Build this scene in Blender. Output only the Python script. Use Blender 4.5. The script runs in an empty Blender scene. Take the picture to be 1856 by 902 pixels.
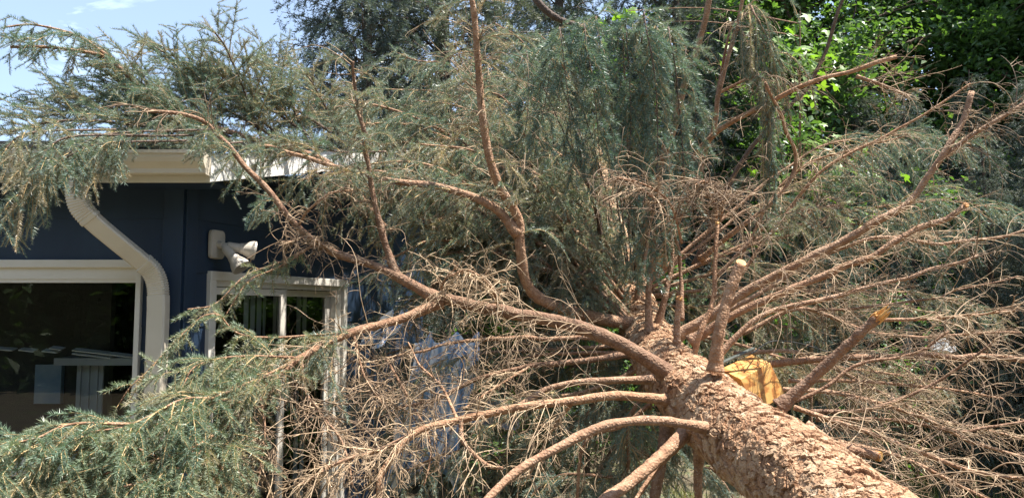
import bpy, bmesh, math
import numpy as np
from mathutils import Vector, Matrix

rng = np.random.default_rng(11)
C = bpy.context.scene.collection
scene = bpy.context.scene

# ------------------------------------------------------------------ camera
F = 1350.0                       # focal length in photo pixels (1856 wide)
PITCH = math.radians(4.5)
CAM = np.array([0.0, 0.0, 1.7])
cam_d = bpy.data.cameras.new('camera')
cam_d.sensor_width = 36.0
cam_d.lens = 36.0 * F / 1856.0
cam_d.clip_start = 0.05
cam_d.clip_end = 400.0
cam = bpy.data.objects.new('camera', cam_d)
C.objects.link(cam)
cam.location = CAM
cam.rotation_euler = (math.radians(90) + PITCH, 0, 0)
scene.camera = cam

# ------------------------------------------------------------------ sun, sky, exposure
SUN_TO = np.array([0.41, -0.03, 1.0])
SUN_TO = SUN_TO / np.linalg.norm(SUN_TO)
SUN_EL = math.asin(SUN_TO[2])
SUN_AZ = math.atan2(SUN_TO[0], SUN_TO[1])
sun_d = bpy.data.lights.new('sun', 'SUN')
sun_d.energy = 5.0
sun_d.angle = math.radians(0.5)
sun_d.color = (1.0, 0.945, 0.86)
sun = bpy.data.objects.new('sun', sun_d)
C.objects.link(sun)
sun.rotation_euler = Vector(SUN_TO).to_track_quat('Z', 'Y').to_euler()
sun.location = (6, -5, 14)

world = bpy.data.worlds.new('World')
scene.world = world
world.use_nodes = True
wn = world.node_tree
wn.nodes.clear()
wo = wn.nodes.new('ShaderNodeOutputWorld')
bg = wn.nodes.new('ShaderNodeBackground')
sky = wn.nodes.new('ShaderNodeTexSky')
sky.sky_type = 'NISHITA'
sky.sun_disc = False
sky.sun_elevation = SUN_EL
sky.sun_rotation = SUN_AZ
sky.altitude = 1600
sky.air_density = 1.0
sky.dust_density = 3.6
sky.ozone_density = 1.6
bg.inputs['Strength'].default_value = 0.09
# thin cirrus wisps high in the sky
wtc = wn.nodes.new('ShaderNodeTexCoord')
wmp = wn.nodes.new('ShaderNodeMapping')
wmp.inputs['Scale'].default_value = (1.6, 1.2, 4.0)
wmp.inputs['Rotation'].default_value = (0.3, 0.5, 0.4)
wnz = wn.nodes.new('ShaderNodeTexNoise')
wnz.inputs['Scale'].default_value = 2.6
wnz.inputs['Detail'].default_value = 7
wnz.inputs['Roughness'].default_value = 0.6
wnz.inputs['Distortion'].default_value = 0.6
wrp = wn.nodes.new('ShaderNodeValToRGB')
wrp.color_ramp.elements[0].position = 0.60
wrp.color_ramp.elements[0].color = (0.14, 0.14, 0.14, 1)
wrp.color_ramp.elements[1].position = 0.80
wrp.color_ramp.elements[1].color = (0.75, 0.75, 0.75, 1)
wmx = wn.nodes.new('ShaderNodeMix')
wmx.data_type = 'RGBA'
wmx.inputs['B'].default_value = (8.6, 10.2, 11.6, 1)
wn.links.new(wtc.outputs['Generated'], wmp.inputs['Vector'])
wn.links.new(wmp.outputs['Vector'], wnz.inputs['Vector'])
wn.links.new(wnz.outputs['Fac'], wrp.inputs['Fac'])
wn.links.new(wrp.outputs['Color'], wmx.inputs['Factor'])
wn.links.new(sky.outputs['Color'], wmx.inputs['A'])
wn.links.new(wmx.outputs['Result'], bg.inputs['Color'])
wn.links.new(bg.outputs['Background'], wo.inputs['Surface'])

scene.view_settings.view_transform = 'Standard'
scene.view_settings.look = 'None'
scene.view_settings.exposure = 1.48
scene.view_settings.gamma = 1.0
scene.view_settings.use_curve_mapping = False
try:
    scene.cycles.max_bounces = 7
    scene.cycles.diffuse_bounces = 2
    scene.cycles.glossy_bounces = 3
    scene.cycles.transmission_bounces = 6
    scene.cycles.transparent_max_bounces = 8
    scene.cycles.use_denoising = True
    scene.cycles.denoising_prefilter = 'NONE'
    scene.cycles.denoising_input_passes = 'RGB_ALBEDO_NORMAL'
except Exception:
    pass

# ------------------------------------------------------------------ helpers: pixels to points
cp, sp = math.cos(PITCH), math.sin(PITCH)
FWD = np.array([0, cp, sp]); UPV = np.array([0, -sp, cp]); RGT = np.array([1.0, 0, 0])
Z = np.array([0, 0, 1.0])


def P(x, y, d):
    """photo pixel + distance along the view axis -> world point"""
    return CAM + d * (FWD + (x - 928.0) / F * RGT - (y - 451.0) / F * UPV)


def ray(x, y):
    return FWD + (x - 928.0) / F * RGT - (y - 451.0) / F * UPV


def PY(x, y, Y):
    r = ray(x, y)
    return CAM + r * (Y / r[1])


def norm(v):
    return v / np.maximum(np.linalg.norm(v, axis=-1, keepdims=True), 1e-9)


def tag(o, label=None, cat=None, group=None, kind=None):
    if label: o['label'] = label
    if cat: o['category'] = cat
    if group: o['group'] = group
    if kind: o['kind'] = kind
    return o


def empty(name, loc):
    o = bpy.data.objects.new(name, None)
    o.location = Vector(loc)
    o.empty_display_size = 0.1
    C.objects.link(o)
    return o


def np_mesh(name, V, polys, mat, parent=None, origin=None, attrs=None, smooth=False, loc=None):
    """V (n,3); polys = list of int arrays (m,k). origin is subtracted from the vertices."""
    V = np.asarray(V, dtype=np.float32)
    if origin is not None:
        V = V - np.asarray(origin, dtype=np.float32)
    me = bpy.data.meshes.new(name)
    me.vertices.add(len(V))
    me.vertices.foreach_set('co', V.ravel())
    loops = np.concatenate([p.ravel() for p in polys]).astype(np.int32)
    starts, tot, base = [], [], 0
    for p in polys:
        m, k = p.shape
        starts.append(base + np.arange(m) * k)
        tot.append(np.full(m, k))
        base += m * k
    starts = np.concatenate(starts).astype(np.int32)
    tot = np.concatenate(tot).astype(np.int32)
    me.loops.add(len(loops))
    me.loops.foreach_set('vertex_index', loops)
    me.polygons.add(len(starts))
    me.polygons.foreach_set('loop_start', starts)
    try:
        me.polygons.foreach_set('loop_total', tot)
    except Exception:
        pass
    me.polygons.foreach_set('use_smooth', np.full(len(starts), smooth))
    if attrs:
        for an, av in attrs.items():
            a = me.attributes.new(an, 'FLOAT', 'POINT')
            a.data.foreach_set('value', np.asarray(av, dtype=np.float32))
    me.update(calc_edges=True)
    if mat: me.materials.append(mat)
    o = bpy.data.objects.new(name, me)
    C.objects.link(o)
    if parent is not None: o.parent = parent
    if loc is not None: o.location = Vector(loc)
    return o


class MB:
    """collects small shapes into one mesh"""
    def __init__(s):
        s.V, s.P, s.n, s.A = [], {}, 0, []
    def add(s, V, polys, a=None):
        V = np.asarray(V, dtype=float)
        s.V.append(V)
        for p in polys:
            p = np.asarray(p, dtype=int)
            if p.size: s.P.setdefault(p.shape[1], []).append(p + s.n)
        s.A.append(np.zeros(len(V)) if a is None else np.broadcast_to(np.asarray(a, dtype=float), (len(V),)))
        s.n += len(V)
        return s
    def box(s, lo, hi, M=None):
        lo, hi = np.minimum(lo, hi), np.maximum(lo, hi)
        v = np.array([[x, y, z] for x in (lo[0], hi[0]) for y in (lo[1], hi[1]) for z in (lo[2], hi[2])], float)
        f = [[0, 1, 3, 2], [4, 6, 7, 5], [0, 4, 5, 1], [2, 3, 7, 6], [0, 2, 6, 4], [1, 5, 7, 3]]
        if M is not None: v = v @ np.asarray(M)[:3, :3].T + np.asarray(M)[:3, 3]
        return s.add(v, [f])
    def hexa(s, c8):
        f = [[0, 1, 3, 2], [4, 6, 7, 5], [0, 4, 5, 1], [2, 3, 7, 6], [0, 2, 6, 4], [1, 5, 7, 3]]
        return s.add(c8, [f])
    def tube(s, pts, rad, k=8, caps=True, a=None):
        V, Q = tubes(np.asarray(pts, float)[None], np.asarray(rad, float)[None], k)
        s.add(V, [Q], a)
        if caps:
            n = len(pts)
            s.add(V[:k], [np.arange(k)[None, ::-1]], a)
            s.add(V[(n - 1) * k:], [np.arange(k)[None]], a)
        return s
    def build(s, name, mat, parent=None, origin=None, smooth=False, attr=None, loc=None, bevel=0):
        o = np_mesh(name, np.concatenate(s.V), [np.concatenate(v) for v in s.P.values()], mat, parent, origin,
                    {attr: np.concatenate(s.A)} if attr else None, smooth, loc)
        if bevel:
            m = o.modifiers.new('edge', 'BEVEL'); m.width = bevel; m.segments = 2; m.limit_method = 'ANGLE'
            m.angle_limit = math.radians(50)
        return o


def frames(T):
    """perpendicular frame for tangents (...,3)"""
    ref = np.where(np.abs(T[..., 2:3]) > 0.93, np.array([1.0, 0.13, 0]), np.array([0.07, 0.05, 1.0]))
    A = norm(np.cross(ref, T))
    B = np.cross(T, A)
    return A, B


def tubes(pts, rad, k=4):
    """pts (M,n,3), rad (M,n) -> vertices, quads"""
    M, n, _ = pts.shape
    T = np.gradient(pts, axis=1)
    T = norm(T)
    # one reference per tube, so that it does not twist
    mt = norm(T.mean(axis=1))
    ref, _ = frames(mt)
    A = ref[:, None, :] - (ref[:, None, :] * T).sum(-1, keepdims=True) * T
    A = norm(A)
    B = np.cross(T, A)
    th = np.arange(k) * 2 * np.pi / k
    V = pts[:, :, None, :] + rad[:, :, None, None] * (np.cos(th)[None, None, :, None] * A[:, :, None, :] + np.sin(th)[None, None, :, None] * B[:, :, None, :])
    base = (np.arange(M) * n * k)[:, None, None]
    i = np.arange(n - 1)[None, :, None] * k
    j = np.arange(k)[None, None, :]
    jn = (j + 1) % k
    Q = np.stack([base + i + j, base + i + jn, base + i + k + jn, base + i + k + j], -1).reshape(-1, 4)
    return V.reshape(-1, 3), Q


def spline(ctrl, n):
    """Catmull-Rom through control rows (any number of columns), n samples evenly along the length"""
    c = np.asarray(ctrl, float)
    if len(c) == 2:
        t = np.linspace(0, 1, n)[:, None]
        return c[0] * (1 - t) + c[1] * t
    e = np.vstack([2 * c[0] - c[1], c, 2 * c[-1] - c[-2]])
    out = []
    for i in range(1, len(e) - 2):
        t = np.linspace(0, 1, 24, endpoint=False)[:, None]
        a, b, d, f = e[i - 1], e[i], e[i + 1], e[i + 2]
        out.append(0.5 * (2 * b + (d - a) * t + (2 * a - 5 * b + 4 * d - f) * t ** 2 + (3 * b - a - 3 * d + f) * t ** 3))
    o = np.vstack(out + [c[-1:]])
    s = np.concatenate([[0], np.cumsum(np.linalg.norm(np.diff(o[:, :3], axis=0), axis=1))])
    q = np.linspace(0, s[-1], n)
    return np.stack([np.interp(q, s, o[:, k]) for k in range(o.shape[1])], 1)


def grow(p, d, L, n, grav=0.0, curl=0.0, wob=0.15):
    """many growing lines at once. p,d (M,3), L (M,) -> (M,n+1,3)"""
    M = len(p)
    d = norm(d)
    ax = norm(rng.normal(size=(M, 3)))
    cr = curl * rng.uniform(0.3, 1.0, (M, 1))
    g = grav * rng.uniform(0.5, 1.4, (M, 1)) if np.ndim(grav) == 0 else grav
    out = [p]
    for k in range(n):
        d = norm(d + g / n * np.array([0, 0, -1.0]) + cr / n * np.cross(ax, d) + rng.normal(size=(M, 3)) * wob / math.sqrt(n))
        p = p + d * (L / n)[:, None]
        out.append(p)
    return np.stack(out, 1)


def at_param(lines, li, t):
    """point and tangent at parameter t (0-1) of lines[li]"""
    n = lines.shape[1] - 1
    x = np.clip(t * n, 0, n - 1e-6)
    k = x.astype(int); f = (x - k)[:, None]
    a, b = lines[li, k], lines[li, k + 1]
    return a * (1 - f) + b * f, norm(b - a)


def side_dir(T, roll=None):
    """a unit vector sideways from T, mostly level; +- at random"""
    h = np.cross(T, np.broadcast_to(Z, T.shape))
    bad = np.linalg.norm(h, axis=-1) < 0.25
    h[bad] = np.cross(T[bad], np.array([0.6, 0.8, 0.0]))
    return norm(h)


# ------------------------------------------------------------------ needle sprigs
def sprig_template(r, N, nl, w, L=0.1):
    """N needle triangles round a shoot of length L along +X"""
    V = []
    for i in range(N):
        u = (i + r.uniform(0, 1)) / N
        th = r.uniform(0, 2 * math.pi)
        if math.sin(th) < -0.3 and r.uniform() < 0.6: th = -th      # fewer needles below
        ang = math.radians(r.uniform(44, 76)) * (1 - 0.45 * max(0, u - 0.7) / 0.3)
        ln = nl * r.uniform(0.75, 1.15)
        d = np.array([math.cos(ang), math.sin(ang) * math.cos(th), math.sin(ang) * math.sin(th)])
        p = np.array([u * L, 0, 0])
        s = np.cross(d, r.normal(size=3)); s /= np.linalg.norm(s)
        V += [p + s * w / 2 + d * 0.001, p - s * w / 2 + d * 0.001, p + d * ln * 0.6 + s * w * 0.42, p + d * ln]
    V = np.array(V)
    F3 = np.arange(N)[:, None] * 4 + np.array([[0, 1, 3]]), np.arange(N)[:, None] * 4 + np.array([[0, 3, 2]])
    return V, np.concatenate([F3[0]])


TR = np.random.default_rng(5)
FINE = [sprig_template(TR, 68, 0.0275, 0.0032) for _ in range(6)]
MID = [sprig_template(TR, 54, 0.025, 0.0036) for _ in range(6)]
COARSE = [sprig_template(TR, 22, 0.030, 0.0068) for _ in range(5)]


def place_sprigs(p, d, scale, lod, val=None):
    """-> vertices, triangles, per-vertex random number"""
    M = len(p)
    d = norm(d)
    A, B = frames(d)
    roll = rng.normal(0, 0.5, M)
    A2 = A * np.cos(roll)[:, None] + B * np.sin(roll)[:, None]
    B2 = np.cross(d, A2)
    R = np.stack([d, A2, B2], -1) * scale[:, None, None]
    which = rng.integers(0, len(lod), M)
    VV, FF, RR, base = [], [], [], 0
    for w in range(len(lod)):
        m = np.nonzero(which == w)[0]
        if not len(m): continue
        tv, tf = lod[w]
        v = np.einsum('mij,nj->mni', R[m], tv) + p[m][:, None, :]
        f = tf[None] + (np.arange(len(m)) * len(tv))[:, None, None] + base
        VV.append(v.reshape(-1, 3).astype(np.float32)); FF.append(f.reshape(-1, 3))
        rv = rng.uniform(-1, 1, len(m)) * .8 + (val[m] if val is not None else 0)
        RR.append(np.repeat(rv, len(tv)))
        base += len(m) * len(tv)
    return np.concatenate(VV), np.concatenate(FF), np.concatenate(RR)


def bough(axis, s0=0.0, s1=1.0, lat=0.45, gap=0.05, droop=0.9, spread=0.8, lod=FINE, sub_gap=0.044, sub_len=0.14,
          sp_len=0.09, bald=0.0, tip=0.35, flat=0.35, up=0.0):
    """foliage of one bough. axis (n,3). -> dict(lines of twigs, radii) and sprig placements"""
    seg = np.linalg.norm(np.diff(axis, axis=0), axis=1)
    Ltot = seg.sum()
    gap = gap * 0.78
    M = max(3, int(Ltot * (s1 - s0) / gap))
    u = (np.arange(M) + rng.uniform(0, 1, M)) / M
    t = s0 + (s1 - s0) * u
    p, T = at_param(axis[None], np.zeros(M, int), t)
    side = side_dir(T) * np.where(np.arange(M) % 2 == 0, 1, -1)[:, None]
    nrm = np.cross(side, T)
    d0 = T * rng.uniform(0.35, 0.9, (M, 1)) + side * spread * rng.uniform(0.6, 1.2, (M, 1)) + np.array([0, 0, 1.0]) * (up + rng.normal(0, flat, (M, 1)))
    prof = tip + (1 - tip) * np.sqrt(np.clip(1 - u, 0, 1)) * np.minimum(1, 0.55 + 3 * u)
    Ls = lat * 1.12 * prof * rng.uniform(0.5, 1.2, M)
    Ln = grow(p, d0, Ls, 7, droop, 0.35, 0.18)
    r0 = np.clip(0.0045 * Ls / 0.45, 0.0016, 0.006)
    radii = r0[:, None] * np.linspace(1, 0.35, 8)[None]
    # side shoots
    ns = np.maximum(1, (Ls / sub_gap).astype(int))
    li = np.repeat(np.arange(M), ns)
    tt = rng.uniform(0.08 + bald, 1.0, len(li))
    q, qt = at_param(Ln, li, tt)
    sd = side_dir(qt) * np.where(rng.uniform(size=len(li)) < 0.5, 1, -1)[:, None]
    d1 = qt * 0.75 + sd * rng.uniform(0.4, 0.9, (len(li), 1)) + rng.normal(0, 0.22, (len(li), 3)) + np.array([0, 0, -0.22])
    l1 = sub_len * rng.uniform(0.45, 1.25, len(li)) * (1.15 - 0.55 * tt)
    L2 = grow(q, d1, l1, 3, droop * 0.35, 0.3, 0.1)
    r2 = np.broadcast_to(np.linspace(0.0019, 0.0011, 4)[None], (len(li), 4))
    # sprigs: along the laterals, along the side shoots, at tips
    S_p, S_d, S_s = [], [], []
    ks = np.maximum(1, np.round(Ls * (1 - bald) / sp_len).astype(int))
    a = np.repeat(np.arange(M), ks)
    first = np.concatenate([[0], np.cumsum(ks)[:-1]])
    idx = np.arange(len(a)) - np.repeat(first, ks)
    ta = bald + (1 - bald) * (idx + rng.uniform(0, 0.4, len(a))) / np.repeat(ks, ks)
    pp, pd = at_param(Ln, a, np.clip(ta, 0, 0.999))
    S_p.append(pp); S_d.append(pd); S_s.append(np.full(len(a), sp_len / 0.1) * rng.uniform(0.8, 1.2, len(a)))
    nseg = max(1, int(round(sub_len / sp_len)))
    for k in range(nseg):
        pp, pd = at_param(L2, np.arange(len(li)), np.full(len(li), (k + 0.0) / nseg))
        S_p.append(pp); S_d.append(pd); S_s.append(np.clip(l1 / nseg / 0.1, 0.45, 1.6))
    lv_ = rng.normal(0, .8, M) + np.where(rng.uniform(size=M) < .10, 3.0, 0)
    val = np.concatenate([lv_[a]] + [lv_[li]] * nseg)
    return Ln, radii, L2, np.array(r2), np.concatenate(S_p), np.concatenate(S_d), np.concatenate(S_s), val


def dead_twigs(axis, s0, s1, n, L, grav=1.0, curl=1.2, spread=1.0, r0=0.0034, sub=4, subL=0.45, third=0, fwd=0.5, up=0.15, k=4):
    """bare tangled twigs along axis -> list of (lines, radii)"""
    n = int(n * 1.3)
    u = rng.uniform(0, 1, n)
    t = s0 + (s1 - s0) * u
    p, T = at_param(axis[None], np.zeros(n, int), t)
    d = T * fwd * rng.uniform(0.4, 1.4, (n, 1)) + side_dir(T) * rng.choice([-1, 1], (n, 1)) * spread * rng.uniform(0.3, 1.1, (n, 1)) + rng.normal(0, 0.3, (n, 3)) + Z * up
    Ls = L * rng.choice([.35, .7, 1.0, 1.25], n) * rng.uniform(.7, 1.1, n) * (1 - 0.4 * u)
    A = grow(p, d, Ls, 9, grav, curl, 0.25)
    ra = (r0 * rng.uniform(0.3, 1.0, n))[:, None] * np.linspace(1, 0.35, 10)[None]
    out = [(A, ra)]
    if sub:
        li = np.repeat(np.arange(n), sub)
        tt = rng.uniform(0.12, 0.95, len(li))
        q, qt = at_param(A, li, tt)
        d1 = qt * 0.7 + side_dir(qt) * rng.choice([-1, 1], (len(li), 1)) * rng.uniform(0.4, 0.9, (len(li), 1)) + rng.normal(0, 0.3, (len(li), 3))
        l1 = Ls[li] * subL * rng.uniform(0.35, 1.2, len(li)) * (1.2 - 0.7 * tt)
        B = grow(q, d1, l1, 7, grav * 0.8, curl * 1.2, 0.2)
        rb = (ra[li, 0] * 0.62)[:, None] * np.linspace(1, 0.4, 8)[None]
        out.append((B, rb))
        if third:
            l2 = np.repeat(np.arange(len(li)), third)
            t2 = rng.uniform(0.2, 0.95, len(l2))
            q, qt = at_param(B, l2, t2)
            d2 = qt * 0.7 + side_dir(qt) * rng.choice([-1, 1], (len(l2), 1)) * 0.7 + rng.normal(0, 0.3, (len(l2), 3))
            D = grow(q, d2, l1[l2] * 0.5 * rng.uniform(0.4, 1.2, len(l2)), 4, grav * 0.5, curl, 0.15)
            out.append((D, (rb[l2, 0] * 0.65)[:, None] * np.linspace(1, 0.5, 5)[None]))
    return out


# ------------------------------------------------------------------ materials
def new_mat(name):
    m = bpy.data.materials.new(name)
    m.use_nodes = True
    nt = m.node_tree
    b = nt.nodes['Principled BSDF']
    return m, nt, b


def ramp(nt, stops, fac=None):
    r = nt.nodes.new('ShaderNodeValToRGB')
    e = r.color_ramp.elements
    while len(e) > 1: e.remove(e[-1])
    e[0].position, e[0].color = stops[0][0], (*stops[0][1], 1)
    for pos, c in stops[1:]:
        x = e.new(pos); x.color = (*c, 1)
    if fac is not None: nt.links.new(fac, r.inputs['Fac'])
    return r


def noise(nt, scale, detail=4, rough=0.55, coord='Object', scl=None):
    tc = nt.nodes.new('ShaderNodeTexCoord')
    n = nt.nodes.new('ShaderNodeTexNoise')
    n.inputs['Scale'].default_value = scale
    n.inputs['Detail'].default_value = detail
    n.inputs['Roughness'].default_value = rough
    v = tc.outputs[coord]
    if scl:
        mp = nt.nodes.new('ShaderNodeMapping'); mp.inputs['Scale'].default_value = scl
        nt.links.new(v, mp.inputs['Vector']); v = mp.outputs['Vector']
    nt.links.new(v, n.inputs['Vector'])
    return n


def bump(nt, b, h, strength=0.3, dist=0.01):
    bn = nt.nodes.new('ShaderNodeBump')
    bn.inputs['Strength'].default_value = strength
    bn.inputs['Distance'].default_value = dist
    nt.links.new(h, bn.inputs['Height'])
    nt.links.new(bn.outputs['Normal'], b.inputs['Normal'])


def paint_mat(name, c0, c1, scale=6, rough=0.5, bs=0.12):
    m, nt, b = new_mat(name)
    n = noise(nt, scale, 6, 0.6)
    r = ramp(nt, [(0.3, c0), (0.7, c1)], n.outputs['Fac'])
    nt.links.new(r.outputs['Color'], b.inputs['Base Color'])
    b.inputs['Roughness'].default_value = rough
    n2 = noise(nt, 90, 3)
    bump(nt, b, n2.outputs['Fac'], bs, 0.003)
    return m


def leaf_mat(name, stops, attr='tint', trans=0.3, rough=0.5, tcol=(1.2, 1.3, 0.6)):
    m, nt, b = new_mat(name)
    a = nt.nodes.new('ShaderNodeAttribute'); a.attribute_name = attr
    r = ramp(nt, stops, a.outputs['Fac'])
    nt.links.new(r.outputs['Color'], b.inputs['Base Color'])
    b.inputs['Roughness'].default_value = rough
    b.inputs['Specular IOR Level'].default_value = 0.35
    tr = nt.nodes.new('ShaderNodeBsdfTranslucent')
    mu = nt.nodes.new('ShaderNodeMix'); mu.data_type = 'RGBA'; mu.blend_type = 'MULTIPLY'
    mu.inputs['Factor'].default_value = 1
    mu.inputs['B'].default_value = (*tcol, 1)
    nt.links.new(r.outputs['Color'], mu.inputs['A'])
    nt.links.new(mu.outputs['Result'], tr.inputs['Color'])
    mx = nt.nodes.new('ShaderNodeMixShader'); mx.inputs['Fac'].default_value = trans
    nt.links.new(b.outputs['BSDF'], mx.inputs[1]); nt.links.new(tr.outputs['BSDF'], mx.inputs[2])
    out = nt.nodes['Material Output']
    nt.links.new(mx.outputs['Shader'], out.inputs['Surface'])
    return m


M_needle = leaf_mat('spruce_needles', [(0.0, (0.145, 0.22, 0.19)), (0.3, (0.20, 0.26, 0.215)), (0.55, (0.25, 0.275, 0.22)), (0.8, (0.32, 0.295, 0.22)), (1.0, (0.42, 0.34, 0.24))], trans=0.2, rough=0.36, tcol=(1.1, 1.2, 0.6))
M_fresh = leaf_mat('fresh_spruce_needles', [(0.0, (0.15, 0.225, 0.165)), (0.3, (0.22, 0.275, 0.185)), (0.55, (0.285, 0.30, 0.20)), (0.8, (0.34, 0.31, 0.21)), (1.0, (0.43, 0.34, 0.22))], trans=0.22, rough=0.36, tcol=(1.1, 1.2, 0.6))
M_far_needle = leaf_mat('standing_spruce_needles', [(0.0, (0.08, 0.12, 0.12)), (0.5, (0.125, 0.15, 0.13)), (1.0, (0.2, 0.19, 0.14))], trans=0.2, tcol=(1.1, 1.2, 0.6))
M_leaf = leaf_mat('tree_leaves', [(0.0, (0.055, 0.10, 0.045)), (0.5, (0.10, 0.17, 0.07)), (1.0, (0.17, 0.25, 0.10))], trans=0.4, rough=0.4, tcol=(1.3, 1.6, 0.4))
M_maple = leaf_mat('maple_leaves', [(0.0, (0.10, 0.18, 0.04)), (0.5, (0.16, 0.27, 0.055)), (1.0, (0.25, 0.35, 0.08))], trans=0.45, rough=0.45, tcol=(1.3, 1.5, 0.4))
M_grass = leaf_mat('grass_blades', [(0.0, (0.09, 0.14, 0.045)), (0.5, (0.17, 0.20, 0.08)), (1.0, (0.32, 0.27, 0.14))], trans=0.25)


def twig_mat(name, stops, rough=0.8):
    m, nt, b = new_mat(name)
    n = noise(nt, 14, 5, 0.65)
    r = ramp(nt, stops, n.outputs['Fac'])
    nt.links.new(r.outputs['Color'], b.inputs['Base Color'])
    b.inputs['Roughness'].default_value = rough
    return m


M_deadtwig = twig_mat('dry_twigs', [(0.3, (0.26, 0.18, 0.115)), (0.5, (0.40, 0.30, 0.20)), (0.7, (0.55, 0.44, 0.32))])
nt = M_deadtwig.node_tree; b = nt.nodes['Principled BSDF']
a = nt.nodes.new('ShaderNodeAttribute'); a.attribute_name = 'tint'
r = ramp(nt, [(0.0, (0.34, 0.30, 0.28)), (0.3, (0.60, 0.53, 0.47)), (0.6, (1.0, 0.96, 0.9)), (1.0, (1.3, 1.26, 1.18))], a.outputs['Fac'])
mu = nt.nodes.new('ShaderNodeMix'); mu.data_type = 'RGBA'; mu.blend_type = 'MULTIPLY'; mu.inputs['Factor'].default_value = 1
nt.links.new(b.inputs['Base Color'].links[0].from_socket, mu.inputs['A']); nt.links.new(r.outputs['Color'], mu.inputs['B'])
nt.links.new(mu.outputs['Result'], b.inputs['Base Color'])
M_livetwig = twig_mat('live_twigs', [(0.3, (0.28, 0.18, 0.085)), (0.5, (0.45, 0.31, 0.15)), (0.7, (0.58, 0.43, 0.22))])


def branch_mat(name, lo, mid, hi, speck=True):
    m, nt, b = new_mat(name)
    n = noise(nt, 26, 7, 0.68)
    r = ramp(nt, [(0.28, lo), (0.5, mid), (0.72, hi)], n.outputs['Fac'])
    v = nt.nodes.new('ShaderNodeTexVoronoi'); v.inputs['Scale'].default_value = 95
    tc = nt.nodes.new('ShaderNodeTexCoord')
    nt.links.new(tc.outputs['Object'], v.inputs['Vector'])
    rr = ramp(nt, [(0.0, (1, 1, 1)), (0.22, (1, 1, 1)), (0.30, (0, 0, 0))], v.outputs['Distance'])
    n3 = noise(nt, 7, 3)
    r3 = ramp(nt, [(0.48, (0, 0, 0)), (0.62, (0.75, 0.75, 0.75))], n3.outputs['Fac'])
    ml = nt.nodes.new('ShaderNodeMath'); ml.operation = 'MULTIPLY'
    nt.links.new(rr.outputs['Color'], ml.inputs[0]); nt.links.new(r3.outputs['Color'], ml.inputs[1])
    mx = nt.nodes.new('ShaderNodeMix'); mx.data_type = 'RGBA'
    mx.inputs['B'].default_value = (0.55, 0.46, 0.37, 1)
    nt.links.new(ml.outputs[0], mx.inputs['Factor']); nt.links.new(r.outputs['Color'], mx.inputs['A'])
    oi = nt.nodes.new('ShaderNodeObjectInfo')
    ro = ramp(nt, [(0.0, (0.62, 0.58, 0.56)), (0.35, (0.95, 0.88, 0.82)), (0.7, (1.0, 1.0, 1.0)), (1.0, (1.08, 0.98, 0.86))], oi.outputs['Random'])
    m4 = nt.nodes.new('ShaderNodeMix'); m4.data_type = 'RGBA'; m4.blend_type = 'MULTIPLY'; m4.inputs['Factor'].default_value = 1
    nt.links.new(mx.outputs['Result'], m4.inputs['A']); nt.links.new(ro.outputs['Color'], m4.inputs['B'])
    nt.links.new(m4.outputs['Result'], b.inputs['Base Color'])
    b.inputs['Roughness'].default_value = 0.85
    ad = nt.nodes.new('ShaderNodeMath'); ad.operation = 'ADD'
    nt.links.new(n.outputs['Fac'], ad.inputs[0]); nt.links.new(v.outputs['Distance'], ad.inputs[1])
    bump(nt, b, ad.outputs[0], 0.65, 0.007)
    return m


M_branch = branch_mat('spruce_branch_bark', (0.16, 0.082, 0.045), (0.30, 0.178, 0.108), (0.45, 0.31, 0.21))
M_darkbark = branch_mat('dark_tree_bark', (0.07, 0.05, 0.04), (0.12, 0.085, 0.065), (0.2, 0.15, 0.12))

# trunk bark: flaky plates come from the geometry, plate tone from an attribute
M_bark, nt, b = new_mat('spruce_trunk_bark')
a = nt.nodes.new('ShaderNodeAttribute'); a.attribute_name = 'plate'
r = ramp(nt, [(0.0, (0.11, 0.048, 0.022)), (0.22, (0.30, 0.158, 0.082)), (0.5, (0.41, 0.25, 0.145)), (0.75, (0.49, 0.34, 0.215)), (1.0, (0.60, 0.47, 0.335))], a.outputs['Fac'])
n = noise(nt, 30, 8, 0.7)
r2 = ramp(nt, [(0.25, (0.62, 0.55, 0.5)), (0.6, (1.0, 1.0, 1.0)), (0.8, (1.18, 1.16, 1.12))], n.outputs['Fac'])
mu = nt.nodes.new('ShaderNodeMix'); mu.data_type = 'RGBA'; mu.blend_type = 'MULTIPLY'; mu.inputs['Factor'].default_value = 1
nt.links.new(r.outputs['Color'], mu.inputs['A']); nt.links.new(r2.outputs['Color'], mu.inputs['B'])
nt.links.new(mu.outputs['Result'], b.inputs['Base Color'])
b.inputs['Roughness'].default_value = 0.9
n2 = noise(nt, 110, 6, 0.7)
bump(nt, b, n2.outputs['Fac'], 0.7, 0.006)

# fresh cut wood with grain
M_wood, nt, b = new_mat('fresh_cut_wood')
tc = nt.nodes.new('ShaderNodeTexCoord')
mp = nt.nodes.new('ShaderNodeMapping'); mp.inputs['Scale'].default_value = (1.2, 6.0, 9.0)
wv = nt.nodes.new('ShaderNodeTexWave'); wv.inputs['Scale'].default_value = 3.2; wv.inputs['Distortion'].default_value = 5.0; wv.inputs['Detail'].default_value = 4
nt.links.new(tc.outputs['Object'], mp.inputs['Vector']); nt.links.new(mp.outputs['Vector'], wv.inputs['Vector'])
r = ramp(nt, [(0.1, (0.36, 0.14, 0.03)), (0.35, (0.50, 0.235, 0.055)), (0.6, (0.56, 0.285, 0.075)), (0.9, (0.60, 0.33, 0.10))], wv.outputs['Fac'])
nt.links.new(r.outputs['Color'], b.inputs['Base Color']); b.inputs['Roughness'].default_value = 0.65
bump(nt, b, wv.outputs['Fac'], 0.25, 0.004)

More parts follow.
